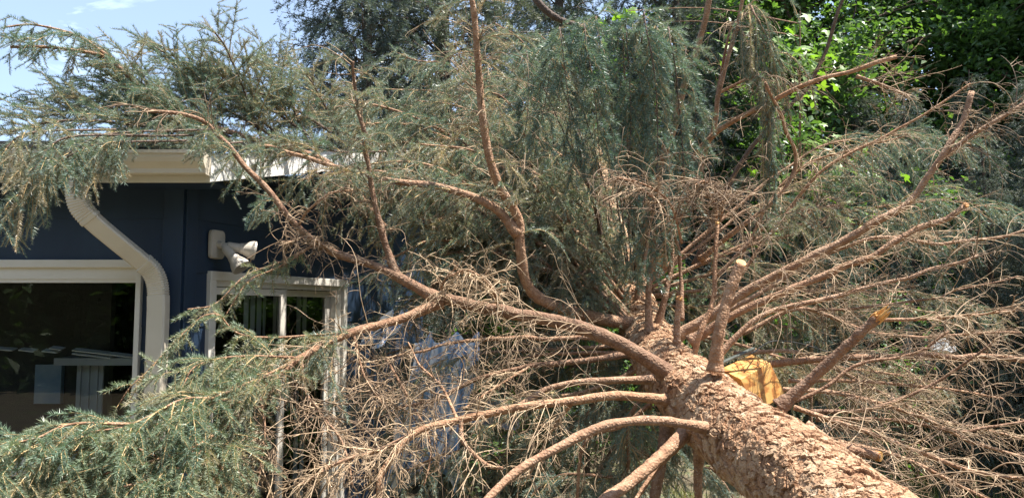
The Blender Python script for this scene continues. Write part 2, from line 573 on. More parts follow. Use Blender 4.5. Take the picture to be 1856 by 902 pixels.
M_navy = paint_mat('navy_siding_paint', (0.011, 0.027, 0.056), (0.015, 0.034, 0.067), 3, 0.55, 0.15)
nt = M_navy.node_tree; b = nt.nodes['Principled BSDF']
ns = noise(nt, 5, 7, 0.7, scl=(1.0, 1.0, .25)); rs = ramp(nt, [(0.35, (0.78, 0.80, 0.84)), (0.6, (1, 1, 1)), (0.78, (1.45, 1.4, 1.35))], ns.outputs['Fac'])
mu = nt.nodes.new('ShaderNodeMix'); mu.data_type = 'RGBA'; mu.blend_type = 'MULTIPLY'; mu.inputs['Factor'].default_value = 1
nt.links.new(b.inputs['Base Color'].links[0].from_socket, mu.inputs['A']); nt.links.new(rs.outputs['Color'], mu.inputs['B'])
nt.links.new(mu.outputs['Result'], b.inputs['Base Color'])
M_cream = paint_mat('cream_trim_paint', (0.61, 0.57, 0.50), (0.68, 0.64, 0.57), 4, 0.45, 0.06)
M_gutter = paint_mat('cream_gutter_enamel', (0.58, 0.51, 0.405), (0.64, 0.57, 0.46), 5, 0.38, 0.05)
M_white = paint_mat('white_fascia_paint', (0.76, 0.74, 0.70), (0.82, 0.80, 0.76), 5, 0.5, 0.06)
M_roof = paint_mat('grey_roof_shingles', (0.05, 0.045, 0.042), (0.11, 0.10, 0.09), 24, 0.95, 0.8)
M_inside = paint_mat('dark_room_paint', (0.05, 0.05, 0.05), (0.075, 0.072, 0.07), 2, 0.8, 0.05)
M_curtain = paint_mat('pale_curtain', (0.42, 0.45, 0.5), (0.52, 0.55, 0.6), 3, 0.9, 0.1)
M_lampplastic = paint_mat('ivory_plastic', (0.42, 0.38, 0.33), (0.48, 0.44, 0.385), 8, 0.4, 0.02)
M_flash = paint_mat('grey_green_metal', (0.06, 0.07, 0.062), (0.10, 0.115, 0.10), 14, 0.5, 0.1)
M_rubber = paint_mat('black_rubber', (0.015, 0.015, 0.015), (0.03, 0.03, 0.03), 20, 0.6, 0.1)
M_weathered = paint_mat('weathered_grey_wood', (0.22, 0.20, 0.19), (0.42, 0.40, 0.38), 12, 0.9, 0.5)
M_plastic = paint_mat('white_plastic_film', (0.70, 0.70, 0.70), (0.80, 0.80, 0.80), 6, 0.35, 0.2)
M_picture, nt, b = new_mat('pale_blue_picture')
n = noise(nt, 4, 5)
r = ramp(nt, [(0.3, (0.18, 0.30, 0.48)), (0.55, (0.36, 0.46, 0.60)), (0.7, (0.55, 0.60, 0.66))], n.outputs['Fac'])
nt.links.new(r.outputs['Color'], b.inputs['Base Color'])

M_tarp, nt, b = new_mat('pale_blue_tarp')
a = nt.nodes.new('ShaderNodeAttribute'); a.attribute_name = 'stripe'
r = ramp(nt, [(0.0, (0.22, 0.38, 0.62)), (0.35, (0.40, 0.56, 0.78)), (0.55, (0.80, 0.84, 0.88)), (1.0, (0.88, 0.89, 0.90))], a.outputs['Fac'])
nt.links.new(r.outputs['Color'], b.inputs['Base Color']); b.inputs['Roughness'].default_value = 0.4
n2 = noise(nt, 30, 5); bump(nt, b, n2.outputs['Fac'], 0.4, 0.01)

M_glass, nt, b = new_mat('window_glass')
nt.nodes.remove(b)
gl = nt.nodes.new('ShaderNodeBsdfGlossy'); gl.inputs['Roughness'].default_value = 0.0
tp = nt.nodes.new('ShaderNodeBsdfTransparent'); tp.inputs['Color'].default_value = (0.80, 0.84, 0.83, 1)
fr = nt.nodes.new('ShaderNodeFresnel'); fr.inputs['IOR'].default_value = 1.52
mx = nt.nodes.new('ShaderNodeMixShader')
nt.links.new(fr.outputs['Fac'], mx.inputs['Fac']); nt.links.new(tp.outputs['BSDF'], mx.inputs[1]); nt.links.new(gl.outputs['BSDF'], mx.inputs[2])
nt.links.new(mx.outputs['Shader'], nt.nodes['Material Output'].inputs['Surface'])

M_ground, nt, b = new_mat('needle_litter_soil')
n = noise(nt, 2.5, 9, 0.7)
r = ramp(nt, [(0.3, (0.07, 0.055, 0.035)), (0.5, (0.14, 0.11, 0.07)), (0.65, (0.13, 0.15, 0.06)), (0.8, (0.22, 0.17, 0.11))], n.outputs['Fac'])
nt.links.new(r.outputs['Color'], b.inputs['Base Color']); b.inputs['Roughness'].default_value = 0.95
n2 = noise(nt, 40, 6, 0.7); bump(nt, b, n2.outputs['Fac'], 0.8, 0.03)

# ================================================================== GROUND
gx = np.concatenate([np.linspace(-150, -12, 12), np.linspace(-10, 12, 60), np.linspace(14, 150, 12)])
gy = np.concatenate([np.linspace(-150, -10, 12), np.linspace(-8, 22, 80), np.linspace(24, 150, 12)])
GX, GY = np.meshgrid(gx, gy, indexing='ij')


def ground_z(x, y):
    return (0.05 * np.sin(x * 0.9 + 1) * np.cos(y * 0.7) + 0.03 * np.sin(x * 2.3 + y * 1.7)) * np.clip((y - 2) / 4, 0, 1) * 1.0 \
        + 0.045 * np.clip(y - 8, 0, 40) - 0.02


GZ = ground_z(GX, GY)
V = np.stack([GX, GY, GZ], -1).reshape(-1, 3)
ni, nj = len(gx), len(gy)
ii, jj = np.meshgrid(np.arange(ni - 1), np.arange(nj - 1), indexing='ij')
Q = np.stack([ii * nj + jj, (ii + 1) * nj + jj, (ii + 1) * nj + jj + 1, ii * nj + jj + 1], -1).reshape(-1, 4)
tag(np_mesh('ground', V, [Q], M_ground, smooth=True), 'brown needle littered yard soil under the fallen tree', 'ground', kind='structure')

# ================================================================== HOUSE
HY = 4.3                                    # front wall plane
cx = PY(332, 450, HY)[0]                    # corner
PHI = math.radians(72)
W2 = np.array([math.cos(PHI), math.sin(PHI), 0.0])      # direction of the side wall, going back
N2 = np.array([math.sin(PHI), -math.cos(PHI), 0.0])     # its outward normal
C0 = np.array([cx, HY, 0.0])
house = empty('navy_house', (cx - 1.5, HY + 2, 0))
HO = np.array(house.location)
tag(house, 'navy blue house with cream trim, fallen tree on its eave', 'house')


def hpart(mb, name, mat, parent=None, **kw):
    """a part of the house (world coordinates in, parented under the house)"""
    if parent is None:
        return mb.build(name, mat, house, HO, **kw)
    return mb.build(name, mat, parent, HO, **kw)


def on_side(x, y):
    """photo pixel -> (t along the side wall, z)"""
    r = ray(x, y)
    k = np.dot(C0 - CAM, N2) / np.dot(r, N2)
    w = CAM + k * r
    return np.dot(w - C0, W2), w[2]


def side_pt(t, n, z):
    return C0 + W2 * t + N2 * n + Z * z


SIDE_M = np.eye(4); SIDE_M[:3, 0] = W2; SIDE_M[:3, 1] = N2; SIDE_M[:3, 2] = Z; SIDE_M[:3, 3] = C0   # (t, n, z) -> world

zf = PY(300, 331, 4.0)[2]                   # bottom of the eave fascia
win_r = PY(262, 480, HY)[0]                 # outer right edge of the left window casing
win_t = PY(100, 471, HY)[2]
win_b = 0.80
laps = [2.55, 2.215, 1.905, 1.59, 1.28, 0.97, 0.66, 0.35, 0.02]
mb = MB()
XL = -6.6
for zt, zb in zip(laps[:-1], laps[1:]):
    spans = []
    lo, hi = zb, zt
    def lap(x0, x1, z0, z1):
        f = lambda z: HY - 0.004 - 0.006 * (zt - z) / (zt - zb)
        y0 = HY + 0.10
        mb.hexa(np.array([[x0, y0, z0], [x0, y0, z1], [x0, f(z0), z0], [x0, f(z1), z1], [x1, y0, z0], [x1, y0, z1], [x1, f(z0), z0], [x1, f(z1), z1]]))
    a0, a1 = max(lo, win_t), hi
    if a1 > a0: lap(XL, win_r, a0, a1)
    b0, b1 = lo, min(hi, win_b)
    if b1 > b0: lap(XL, win_r, b0, b1)
    lap(win_r, cx - 0.11, lo, hi)
front = hpart(mb, 'wall', M_navy)
# corner boards, navy
mb = MB(); mb.box((cx - 0.11, HY - 0.022, 0.02), (cx + 0.004, HY + 0.10, 2.52))
hpart(mb, 'corner_board', M_navy, bevel=0.002)
mb = MB(); mb.box((0.0, -0.09, 0.02), (0.09, 0.020, 2.50), SIDE_M)
hpart(mb, 'corner_board', M_navy, bevel=0.002)

# side wall with the sliding door
t0, zt0 = on_side(374, 490)
t1, zt1 = on_side(624, 508)
dz = 0.5 * (zt0 + zt1)
TE = 3.3
mb = MB()
RS = 0.225                                   # rise of the rake per metre of t
slaps = [1.905 + 0.315 * k for k in range(6, -7, -1)]
for zt, zb in zip(slaps[:-1], slaps[1:]):
    if zb < -0.1: zb = 0.02
    def lap(a, c, z0, z1):
        if z1 - z0 < 0.003 or c - a < 0.01: return
        f = lambda z: 0.004 + 0.006 * (zt - z) / (zt - zb)
        pts = []
        for t in (a, c):
            top = min(z1, 2.50 + RS * t + 0.0)
            for n_, z in ((-0.1, z0), (-0.1, top), (f(z0), z0), (f(z1), top)): pts.append(side_pt(t, n_, z))
        mb.hexa(np.array(pts))
    if zb > 2.5 + RS * TE: continue
    start = max(0.09, (zb - 2.47) / RS) if zb > 2.47 else 0.09
    if zb >= dz: lap(start, TE, zb, zt)
    elif zt > dz:
        lap(0.09, TE, dz, zt); lap(0.09, t0, zb, dz); lap(t1, TE, zb, dz)
    else:
        lap(0.09, t0, zb, zt); lap(t1, TE, zb, zt)
hpart(mb, 'wall', M_navy)

# eave: fascia, soffit, gutter
gx1 = PY(366, 300, 3.88)[0]
mb = MB(); mb.box((XL, 3.985, zf), (gx1, 4.01, zf + 0.17))
mb.box((gx1 - 0.022, 3.982, zf + 0.003), (gx1 + 0.004, 3.984, zf + 0.12))
hpart(mb, 'fascia', M_cream, bevel=0.002)
mb = MB(); mb.box((XL, 4.012, zf + 0.010), (gx1 - 0.01, HY - 0.003, zf + 0.022))
hpart(mb, 'soffit', M_navy)
# K-style gutter profile (y outward from fascia, z)
gz = zf + 0.032
prof = [(0.0, 0.0), (0.062, 0.0), (0.070, 0.006), (0.070, 0.030), (0.078, 0.040), (0.098, 0.062), (0.108, 0.085), (0.110, 0.102), (0.118, 0.104), (0.118, 0.122), (0.104, 0.122), (0.104, 0.119)]
inner = [(0.101, 0.100), (0.095, 0.083), (0.066, 0.040), (0.064, 0.008), (0.004, 0.005), (0.004, 0.125), (0.0, 0.125)]
pr = np.array(prof + inner)
xs = np.array([XL, gx1])
V = np.array([[x, 3.983 - p[0], gz + p[1]] for x in xs for p in pr])
k = len(pr)
Q = np.array([[i, (i + 1) % k, k + (i + 1) % k, k + i] for i in range(k)])
mb = MB(); mb.add(V, [Q])
gut = hpart(mb, 'gutter', M_gutter)
mb = MB()
ep = np.array(prof[:10] + [(0.0, 0.122)])
V = np.array([[x, 3.983 - p[0] * 1.02, gz + p[1] * 1.01 - 0.001] for x in (gx1 - 0.001, gx1 + 0.006) for p in ep])
k = len(ep)
mb.add(V, [np.array([[i, (i + 1) % k, k + (i + 1) % k, k + i] for i in range(k)]), np.arange(k)[None], k + np.arange(k)[None]])
mb.build('end_cap', M_gutter, gut, HO)

# rake fascia (white, along the side roof edge) and roof sheet
R0 = np.array([gx1 - 0.02, 3.99, 0.0])
mb = MB()
def rake_pt(t, n, z): return R0 + W2 * t + N2 * n + Z * (z + RS * t)
LR = 4.6
mb.hexa(np.array([rake_pt(t, n_, z) for t in (0.0, LR) for n_, z in ((0.0, zf), (0.0, zf + 0.155), (0.022, zf), (0.022, zf + 0.155))]))
hpart(mb, 'rake_board', M_white, bevel=0.002)
mb = MB()
mb.hexa(np.array([rake_pt(t, n_, zf + 0.012) + Z * dzz for t in (0.03, LR) for n_, dzz in ((-0.30, 0.0), (-0.30, 0.012), (-0.002, 0.0), (-0.002, 0.012))]))
hpart(mb, 'soffit', M_navy)
mb = MB()
n_rows = 22
for q in range(n_rows):
    ta, tb = -0.06 + q * 0.21, -0.06 + (q + 1) * 0.21 + 0.03
    A0, A1 = rake_pt(ta, 0.04, zf + 0.168), rake_pt(tb, 0.04, zf + 0.164)
    B0, B1 = np.array([XL, A0[1], A0[2]]), np.array([XL, A1[1], A1[2]])
    mb.hexa(np.array([A0, A0 + Z * 0.014, A1, A1 + Z * 0.006, B0, B0 + Z * 0.014, B1, B1 + Z * 0.006]))
hpart(mb, 'roof', M_roof)

# left window: casing, frame, pane
wz0, wz1 = win_b, win_t
mb = MB()
gl_t = PY(100, 512, HY)[2]
gl_r = PY(248, 600, HY)[0]
mb.box((XL + 1.2, HY - 0.040, wz1 - 0.045), (win_r, HY + 0.02, wz1))
mb.box((win_r - 0.03, HY - 0.036, wz0), (win_r, HY + 0.02, wz1 - 0.045))
mb.box((XL + 1.2, HY - 0.036, wz0), (XL + 1.23, HY + 0.02, wz1 - 0.045))
win = hpart(mb, 'window', M_cream, bevel=0.003)
mb = MB()
mb.box((XL + 1.23, HY - 0.018, gl_t + 0.02), (win_r - 0.03, HY + 0.05, wz1 - 0.045))
mb.box((XL + 1.23, HY - 0.012, gl_t), (gl_r + 0.018, HY + 0.05, gl_t + 0.02))
mb.box((gl_r, HY - 0.014, wz0 + 0.05), (win_r - 0.03, HY + 0.05, gl_t))
mb.box((XL + 1.23, HY - 0.014, wz0), (win_r - 0.03, HY + 0.05, wz0 + 0.05))
mb.build('frame', M_cream, win, HO, bevel=0.002)
mb = MB(); mb.box((XL + 1.2, HY - 0.07, wz0 - 0.035), (win_r + 0.02, HY + 0.0, wz0 - 0.001))
mb.build('sill', M_cream, win, HO, bevel=0.003)
V = np.array([[XL + 1.23, HY + 0.022, wz0 + 0.05], [gl_r, HY + 0.022, wz0 + 0.05], [gl_r, HY + 0.022, gl_t], [XL + 1.23, HY + 0.022, gl_t]])
mb = MB(); mb.add(V, [[[0, 1, 2, 3]]]); mb.build('pane', M_glass, win, HO)

# sliding door
mb = MB()
def sbox(m, a, c, n0, n1, z0, z1): m.box((a, n0, z0), (c, n1, z1), SIDE_M)
cas = 0.055
sbox(mb, t0, t1, -0.03, 0.036, dz - cas, dz)
sbox(mb, t0, t0 + cas, -0.03, 0.034, 0.05, dz - cas)
sbox(mb, t1 - cas, t1, -0.03, 0.034, 0.05, dz - cas)
door = hpart(mb, 'sliding_door', M_cream, bevel=0.003)
mb = MB()
ia, ib = t0 + cas, t1 - cas
zt = dz - cas
tm, _ = on_side(512, 560)
sbox(mb, ia, ib, -0.07, 0.012, zt - 0.035, zt)
sbox(mb, ib - 0.09, ib, -0.07, 0.010, 0.08, zt - 0.035)
sbox(mb, ia, ib, -0.07, 0.014, 0.03, 0.08)
mb.build('frame', M_cream, door, HO, bevel=0.002)
def leaf_panel(a, c, n0, name):
    m = MB()
    w = 0.065
    z0, z1 = 0.085, zt - 0.04
    sbox(m, a, c, n0 - 0.03, n0, z1 - w * 0.7, z1)
    sbox(m, a, c, n0 - 0.03, n0, z0, z0 + 0.10)
    sbox(m, a, a + w * 0.55, n0 - 0.03, n0 - 0.001, z0 + 0.10, z1 - w * 0.7)
    sbox(m, c - w, c, n0 - 0.03, n0 - 0.001, z0 + 0.10, z1 - w * 0.7)
    pan = m.build(name, M_cream, door, HO, bevel=0.002)
    m = MB()
    m.add(np.array([side_pt(a + w * 0.5, n0 - 0.015, z0 + 0.1), side_pt(c - w, n0 - 0.015, z0 + 0.1), side_pt(c - w, n0 - 0.015, z1 - 0.04), side_pt(a + w * 0.5, n0 - 0.015, z1 - 0.04)]), [[[0, 1, 2, 3]]])
    o = m.build('pane', M_glass, door, HO)
    return pan
leaf_panel(ia + 0.002, tm + 0.04, 0.006, 'sliding_panel')
leaf_panel(tm - 0.02, ib - 0.092, -0.034, 'fixed_panel')
# vertical blind inside the door
mb = MB()
for k in range(7):
    tb = tm - 0.21 + 0.035 * k
    sbox(mb, tb, tb + 0.028, -0.16 - 0.012 * (k % 2), -0.157 - 0.012 * (k % 2), 0.12, zt - 0.02)
for k in range(4):
    tb = ib - 0.36 + 0.04 * k
    sbox(mb, tb, tb + 0.03, -0.16 - 0.012 * (k % 2), -0.157 - 0.012 * (k % 2), 0.12, zt - 0.02)
hpart(mb, 'door_blind', M_curtain)

# room behind the glass
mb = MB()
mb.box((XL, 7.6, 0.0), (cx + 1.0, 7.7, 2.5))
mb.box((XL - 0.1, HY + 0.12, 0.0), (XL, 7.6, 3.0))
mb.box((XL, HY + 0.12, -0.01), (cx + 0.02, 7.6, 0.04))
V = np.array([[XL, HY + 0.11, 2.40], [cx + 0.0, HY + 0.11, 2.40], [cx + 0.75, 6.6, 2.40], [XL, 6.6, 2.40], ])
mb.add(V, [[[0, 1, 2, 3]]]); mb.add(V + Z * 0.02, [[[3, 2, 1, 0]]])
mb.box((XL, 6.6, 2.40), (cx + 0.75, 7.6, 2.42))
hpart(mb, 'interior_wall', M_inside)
# partition with picture; pale shapes added before it stand in for window reflections
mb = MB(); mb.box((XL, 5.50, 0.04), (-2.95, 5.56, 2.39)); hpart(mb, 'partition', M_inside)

# downspout: rectangular pipe swept down an S
M_gut2 = M_gutter
def dpath():
    c = [(*PY(142, 314, 3.905), 0), (*PY(139, 345, 3.905), 0), (*PY(147, 376, 3.925), 0), (*PY(170, 402, 3.96), 0),
         (*PY(215, 440, 4.05), 0), (*PY(252, 470, 4.14), 0), (*PY(276, 492, 4.20), 0), (*PY(286, 520, 4.225), 0), (*PY(287, 560, 4.225), 0)]
    c = np.array(c)[:, :3]
    end = np.array([c[-1][0] + 0.0, 4.225, 0.12])
    return np.vstack([spline(c, 60), np.linspace(c[-1], end, 8)[1:]])
dp = dpath()
T = norm(np.gradient(dp, axis=0))
wy = np.array([0, 1.0, 0])
side = norm(np.cross(T, wy)); dep = np.cross(side, T)
hw, hd, bv = 0.046, 0.034, 0.009
sec = [(-hw + bv, -hd), (hw - bv, -hd), (hw, -hd + bv), (hw, hd - bv), (hw - bv, hd), (-hw + bv, hd), (-hw, hd - bv), (-hw, -hd + bv)]
# more stations, with rounded ribs pressed into the two elbows
S = np.concatenate([[0], np.cumsum(np.linalg.norm(np.diff(dp, axis=0), axis=1))])
cut1 = S[np.argmin(np.abs(dp[:60, 0] - PY(160, 395, 3.95)[0]))]
q = np.linspace(0, S[-1], 700)
D = np.stack([np.interp(q, S, dp[:, k]) for k in range(3)], 1)
T = norm(np.gradient(D, axis=0)); side = norm(np.cross(T, wy)); dep = np.cross(side, T)
px_len = np.interp(q, S, np.arange(len(S)))
e1 = (q > 0.06) & (q < cut1 + 0.02)
s2 = S[40]; e2 = (q > s2 + 0.02) & (q < S[54])
rib = np.where(e1 | e2, 0.5 - 0.5 * np.cos(q / 0.013 * 2 * math.pi), 0)
step = np.where(q < cut1 + 0.035, 0.0055, 0) + np.where((q > s2), 0.0055, 0)
V = np.zeros((len(q), len(sec), 3))
for i, (u, v) in enumerate(sec):
    k_in = 1.0 - 0.085 * rib if u > 0 or v < 0 else 1.0 - 0.03 * rib
    V[:, i] = D + side * ((u * (1 + step / hw)) * k_in)[:, None] + dep * ((v * (1 + step / hd)) * k_in)[:, None]
k = len(sec)
i = np.arange(len(q) - 1)[:, None] * k; j = np.arange(k)[None]
Q = np.stack([i + j, i + (j + 1) % k, i + k + (j + 1) % k, i + k + j], -1).reshape(-1, 4)
mb = MB(); mb.add(V.reshape(-1, 3), [Q]); mb.add(V[-1], [np.arange(k)[None]])
down = hpart(mb, 'downspout', M_gutter)
# picture inside the room, and added pale shapes standing in for window reflections
pc = PY(84, 696, 5.44)
pic = MB(); hw_, hh_ = 0.095, 0.14
pic.box((pc[0] - hw_, 5.455, pc[2] - hh_), (pc[0] + hw_, 5.495, pc[2] + hh_))
o = pic.build('wall_picture', M_picture, None, pc, loc=pc)
tag(o, 'pale blue picture hanging in the dark room behind the left window', 'picture')
mb = MB()
cs = PY(200, 655, 5.30)
mb.box((cs[0] - 0.35, 5.22, cs[2] - 0.02), (cs[0] + 0.35, 5.495, cs[2] + 0.03))
refl = mb.build('reflection_strip', M_curtain, None, cs, loc=cs)  # pale strip added in place of a reflection on the glass
tag(refl, 'pale pieces behind the left window standing in for reflections in its glass', 'window reflection')
cm = MB()
for k in range(6):
    cm.box((cs[0] - 0.25 + 0.03 * k, 5.33 + 0.012 * (k % 2), 0.6), (cs[0] - 0.222 + 0.03 * k, 5.345 + 0.012 * (k % 2), cs[2] - 0.02))
cm.build('reflection_panel', M_curtain, refl, cs)  # pale panel added for the door frame reflected in the glass
cm = MB()
def slat(x0, y0, x1, y1, h_):
    a_, c_ = PY(x0, y0, 4.56), PY(x1, y1, 4.56)
    cm.hexa(np.array([a_, a_ + Z * h_, a_ + np.array([0, .05, .012]), a_ + np.array([0, .05, .012]) + Z * h_, c_, c_ + Z * h_, c_ + np.array([0, .05, .012]), c_ + np.array([0, .05, .012]) + Z * h_]))
slat(130, 636, 244, 649, .007); slat(130, 642, 200, 650, .006)
for x0_, x1_, y_ in ((-20, 22, 633), (33, 60, 635), (75, 103, 637), (88, 110, 632)): slat(x0_, y_, x1_, y_ + 3, .006)
cm.build('reflection_slats', M_white, refl, cs)  # white slats added as the strips reflected in the pane

# ================================================================== FLOODLIGHT on the side wall
ft, fz = on_side(386, 443)
fo = side_pt(ft, 0.0, fz)
fl = empty('outdoor_floodlight', fo)
tag(fl, 'ivory twin floodlight fixed to the navy wall above the sliding door', 'floodlight')
mb = MB()
pts = []
hwp, hhp = 0.062, 0.088
def plate(n0, n1, s):
    c = []
    for ang in np.linspace(0, 2 * math.pi, 28, endpoint=False):
        e = 0.32
        cxp = math.copysign(abs(math.cos(ang)) ** e, math.cos(ang)) * hwp * s
        czp = math.copysign(abs(math.sin(ang)) ** e, math.sin(ang)) * hhp * s
        c.append((cxp, czp))
    return c
rings = [(0.017, 1.0), (0.034, 1.0), (0.042, 0.93)]
V = []
for n_, s in rings:
    for a_, b_ in plate(0, 0, s): V.append(side_pt(ft + a_, n_, fz + b_))
V = np.array(V); k = 28
Q = np.concatenate([[[r_ * k + i, r_ * k + (i + 1) % k, (r_ + 1) * k + (i + 1) % k, (r_ + 1) * k + i] for i in range(k)] for r_ in range(2)])
mb.add(V, [Q, (2 * k + np.arange(k))[None], np.arange(k)[None, ::-1]])
mb.build('wall_plate', M_lampplastic, fl, fo)
mb = MB(); mb.tube([side_pt(ft, 0.03, fz), side_pt(ft, 0.075, fz - 0.005)], [0.024, 0.020], 16)
mb.build('mount', M_lampplastic, fl, fo, smooth=False)
M_lens = paint_mat('lamp_lens', (0.45, 0.44, 0.42), (0.6, 0.58, 0.55), 12, 0.15, 0.02)
hub = side_pt(ft, 0.075, fz - 0.008)
for (tx, ty, dd) in ((442, 490, -0.04), (474, 456, 0.10)):
    tgt = P(tx, ty, float((hub - CAM) @ FWD) + dd)
    dr = norm(tgt - hub); Lh = 0.21
    mb = MB()
    st = [0.0, 0.02, 0.025, 0.085, 0.092]
    mb.tube([hub + dr * s_ for s_ in st], [0.016, 0.02, 0.027, 0.029, 0.029], 18)
    neck = mb.build('lamp_holder', M_lampplastic, fl, fo)
    mb = MB()
    st = [0.092, 0.10, 0.12, 0.15, 0.175, 0.188, 0.188, 0.17]
    mb.tube([hub + dr * s_ for s_ in st], [0.030, 0.033, 0.036, 0.050, 0.058, 0.058, 0.052, 0.046], 24, caps=False)
    mb.build('lamp_head', M_lampplastic, fl, fo)
    mb = MB(); mb.tube([hub + dr * 0.168, hub + dr * 0.174], [0.048, 0.045], 24)
    mb.build('lens', M_lens, fl, fo)

# ================================================================== THE FALLEN SPRUCE
TRUNK = [(*P(1468, 880, 2.70), .178), (*P(1374, 812, 3.05), .168), (*P(1293, 748, 3.40), .162), (*P(1238, 700, 3.75), .154), (*P(1190, 642, 4.4), .145),
         (*P(1155, 570, 5.2), .14), (*P(1130, 490, 6.2), .12), (*P(1110, 400, 7.5), .09), (*P(1090, 300, 9.0), .05), (*P(1080, 250, 9.8), .02)]
pre = [(2.75, -0.25, 0.42, .34), (2.05, 0.75, 0.66, .275), (*P(1760, 1125, 1.95), .21), (*P(1575, 980, 2.36), .19)]
TC = np.array(pre + TRUNK)
tsp = spline(TC, 900)
tree = empty('fallen_spruce', tsp[0, :3] * np.array([1, 1, 0]))
TO = np.array(tree.location)
tag(tree, 'huge uprooted spruce lying across the yard onto the navy house', 'fallen tree')


def bark_cells(u, v, su, sv, per, seed):
    """jittered cells on (u metres along, v metres round, period per): -> F1, F2, id of the nearest cell"""
    r = np.random.default_rng(seed)
    nv = max(4, int(round(per / sv)))
    sv = per / nv
    nu = int(np.ceil(u.max() / su)) + 4
    jx = r.uniform(0.08, 0.92, (nu, nv)); jy = r.uniform(0.08, 0.92, (nu, nv)); idv = r.uniform(0, 1, (nu, nv))
    cu = np.floor(u / su).astype(int); cv = np.floor(v / sv).astype(int)
    f1 = np.full(u.shape, 9.0); f2 = np.full(u.shape, 9.0); ci = np.zeros(u.shape)
    gx_, gy_ = np.zeros(u.shape), np.zeros(u.shape)
    for a in (-1, 0, 1):
        for c in (-1, 0, 1):
            iu = cu + a; iv = (cv + c) % nv; iuc = np.clip(iu, 0, nu - 1)
            dx = (iu + jx[iuc, iv]) - u / su; dy = (cv + c + jy[iuc, iv]) - v / sv
            d_ = np.sqrt(dx * dx + dy * dy)
            closer = d_ < f1
            f2 = np.where(closer, f1, np.minimum(f2, d_))
            ci = np.where(closer, idv[iuc, iv], ci)
            gx_ = np.where(closer, dx, gx_); gy_ = np.where(closer, dy, gy_)
            f1 = np.where(closer, d_, f1)
    return f1, f2, ci, gx_, gy_


def vnoise(u, v, s, seed, per=None):
    r = np.random.default_rng(seed)
    N = 256
    g = r.uniform(-1, 1, (N, N))
    x, y = u / s, v / s
    i, j = np.floor(x).astype(int), np.floor(y).astype(int)
    fx, fy = x - i, y - j
    fx = fx * fx * (3 - 2 * fx); fy = fy * fy * (3 - 2 * fy)
    i %= N; j %= N
    i1, j1 = (i + 1) % N, (j + 1) % N
    return (g[i, j] * (1 - fx) + g[i1, j] * fx) * (1 - fy) + (g[i, j1] * (1 - fx) + g[i1, j1] * fx) * fy


nR = 520
_t = spline(TC, 4000)
iA = int(np.argmin(np.linalg.norm(_t[:, :3] - P(1750, 1110, 1.95), axis=1))); iB = int(np.argmin(np.linalg.norm(_t[:, :3] - P(1150, 560, 5.3), axis=1)))
sel = np.unique(np.concatenate([np.linspace(0, iA, 120), np.linspace(iA, iB, 1350), np.linspace(iB, 3999, 120)]).round(4))
ts = np.stack([np.interp(sel, np.arange(4000), _t[:, k]) for k in range(4)], 1)
nL = len(ts)
A_ = ts[:, :3]; Rr = ts[:, 3]
T = norm(np.gradient(A_, axis=0))
ref = norm(np.cross(T, Z)); bb = np.cross(ref, T)
th = np.linspace(0, 2 * math.pi, nR, endpoint=False)
ul = np.concatenate([[0], np.cumsum(np.linalg.norm(np.diff(A_, axis=0), axis=1))])
U = np.broadcast_to(ul[:, None], (nL, nR)); VV = np.broadcast_to((th * 0.17)[None], (nL, nR)); per = 2 * math.pi * 0.17
Uw = U + 0.022 * vnoise(U, VV, 0.045, 3) + 0.010 * vnoise(U, VV, 0.016, 4) + 0.004 * vnoise(U, VV, 0.007, 14)
Vw = VV + 0.018 * vnoise(U, VV, 0.045, 5) + 0.009 * vnoise(U, VV, 0.015, 15) + 0.003 * vnoise(U, VV, 0.007, 16)
Vw = np.where((VV > per - 0.06) | (VV < 0.03), VV, Vw); Vw = np.clip(Vw, 0, per - 1e-4); Uw = np.maximum(Uw, 0)
f1, f2, ci, gx_, gy_ = bark_cells(Uw, Vw, 0.066, 0.040, per, 21)
edge = np.clip((f2 - f1) / 0.085, 0, 1); edge = edge * edge * (3 - 2 * edge)
tilt = (ci * 7 % 1 - 0.5) * gx_ + (ci * 13 % 1 - 0.5) * gy_ * 1.2 + 0.35 * gx_
g1, g2, cj, hx, hy = bark_cells(Uw, Vw, 0.022, 0.014, per, 22)
e2 = np.clip((g2 - g1) / 0.10, 0, 1)
tilt2 = (cj * 11 % 1 - 0.5) * hx + (cj * 17 % 1 - 0.5) * hy + 0.4 * hx
lift = 0.15 + 0.85 * ci
hgt = edge * (lift + 1.1 * tilt) * 0.012 + e2 * (0.35 + 0.65 * cj + 1.2 * tilt2) * 0.0042 + 0.002 * vnoise(U, VV, 0.009, 31) + 0.004 * vnoise(U, VV, 0.05, 6) + 0.010 * vnoise(U, VV, 0.25, 7)
# knots and branch collars
kr = np.random.default_rng(8)
fade = np.clip(Rr / 0.12, 0.15, 1)[:, None]
disp = Rr[:, None] + hgt * fade
V = A_[:, None, :] + disp[..., None] * (np.cos(th)[None, :, None] * ref[:, None, :] + np.sin(th)[None, :, None] * bb[:, None, :])
plate_a = np.clip(0.0 + 0.24 * edge + 0.34 * edge * (ci * 5 % 1) + 0.34 * e2 * cj + 0.16 * vnoise(U, VV, 0.12, 9), 0, 1)
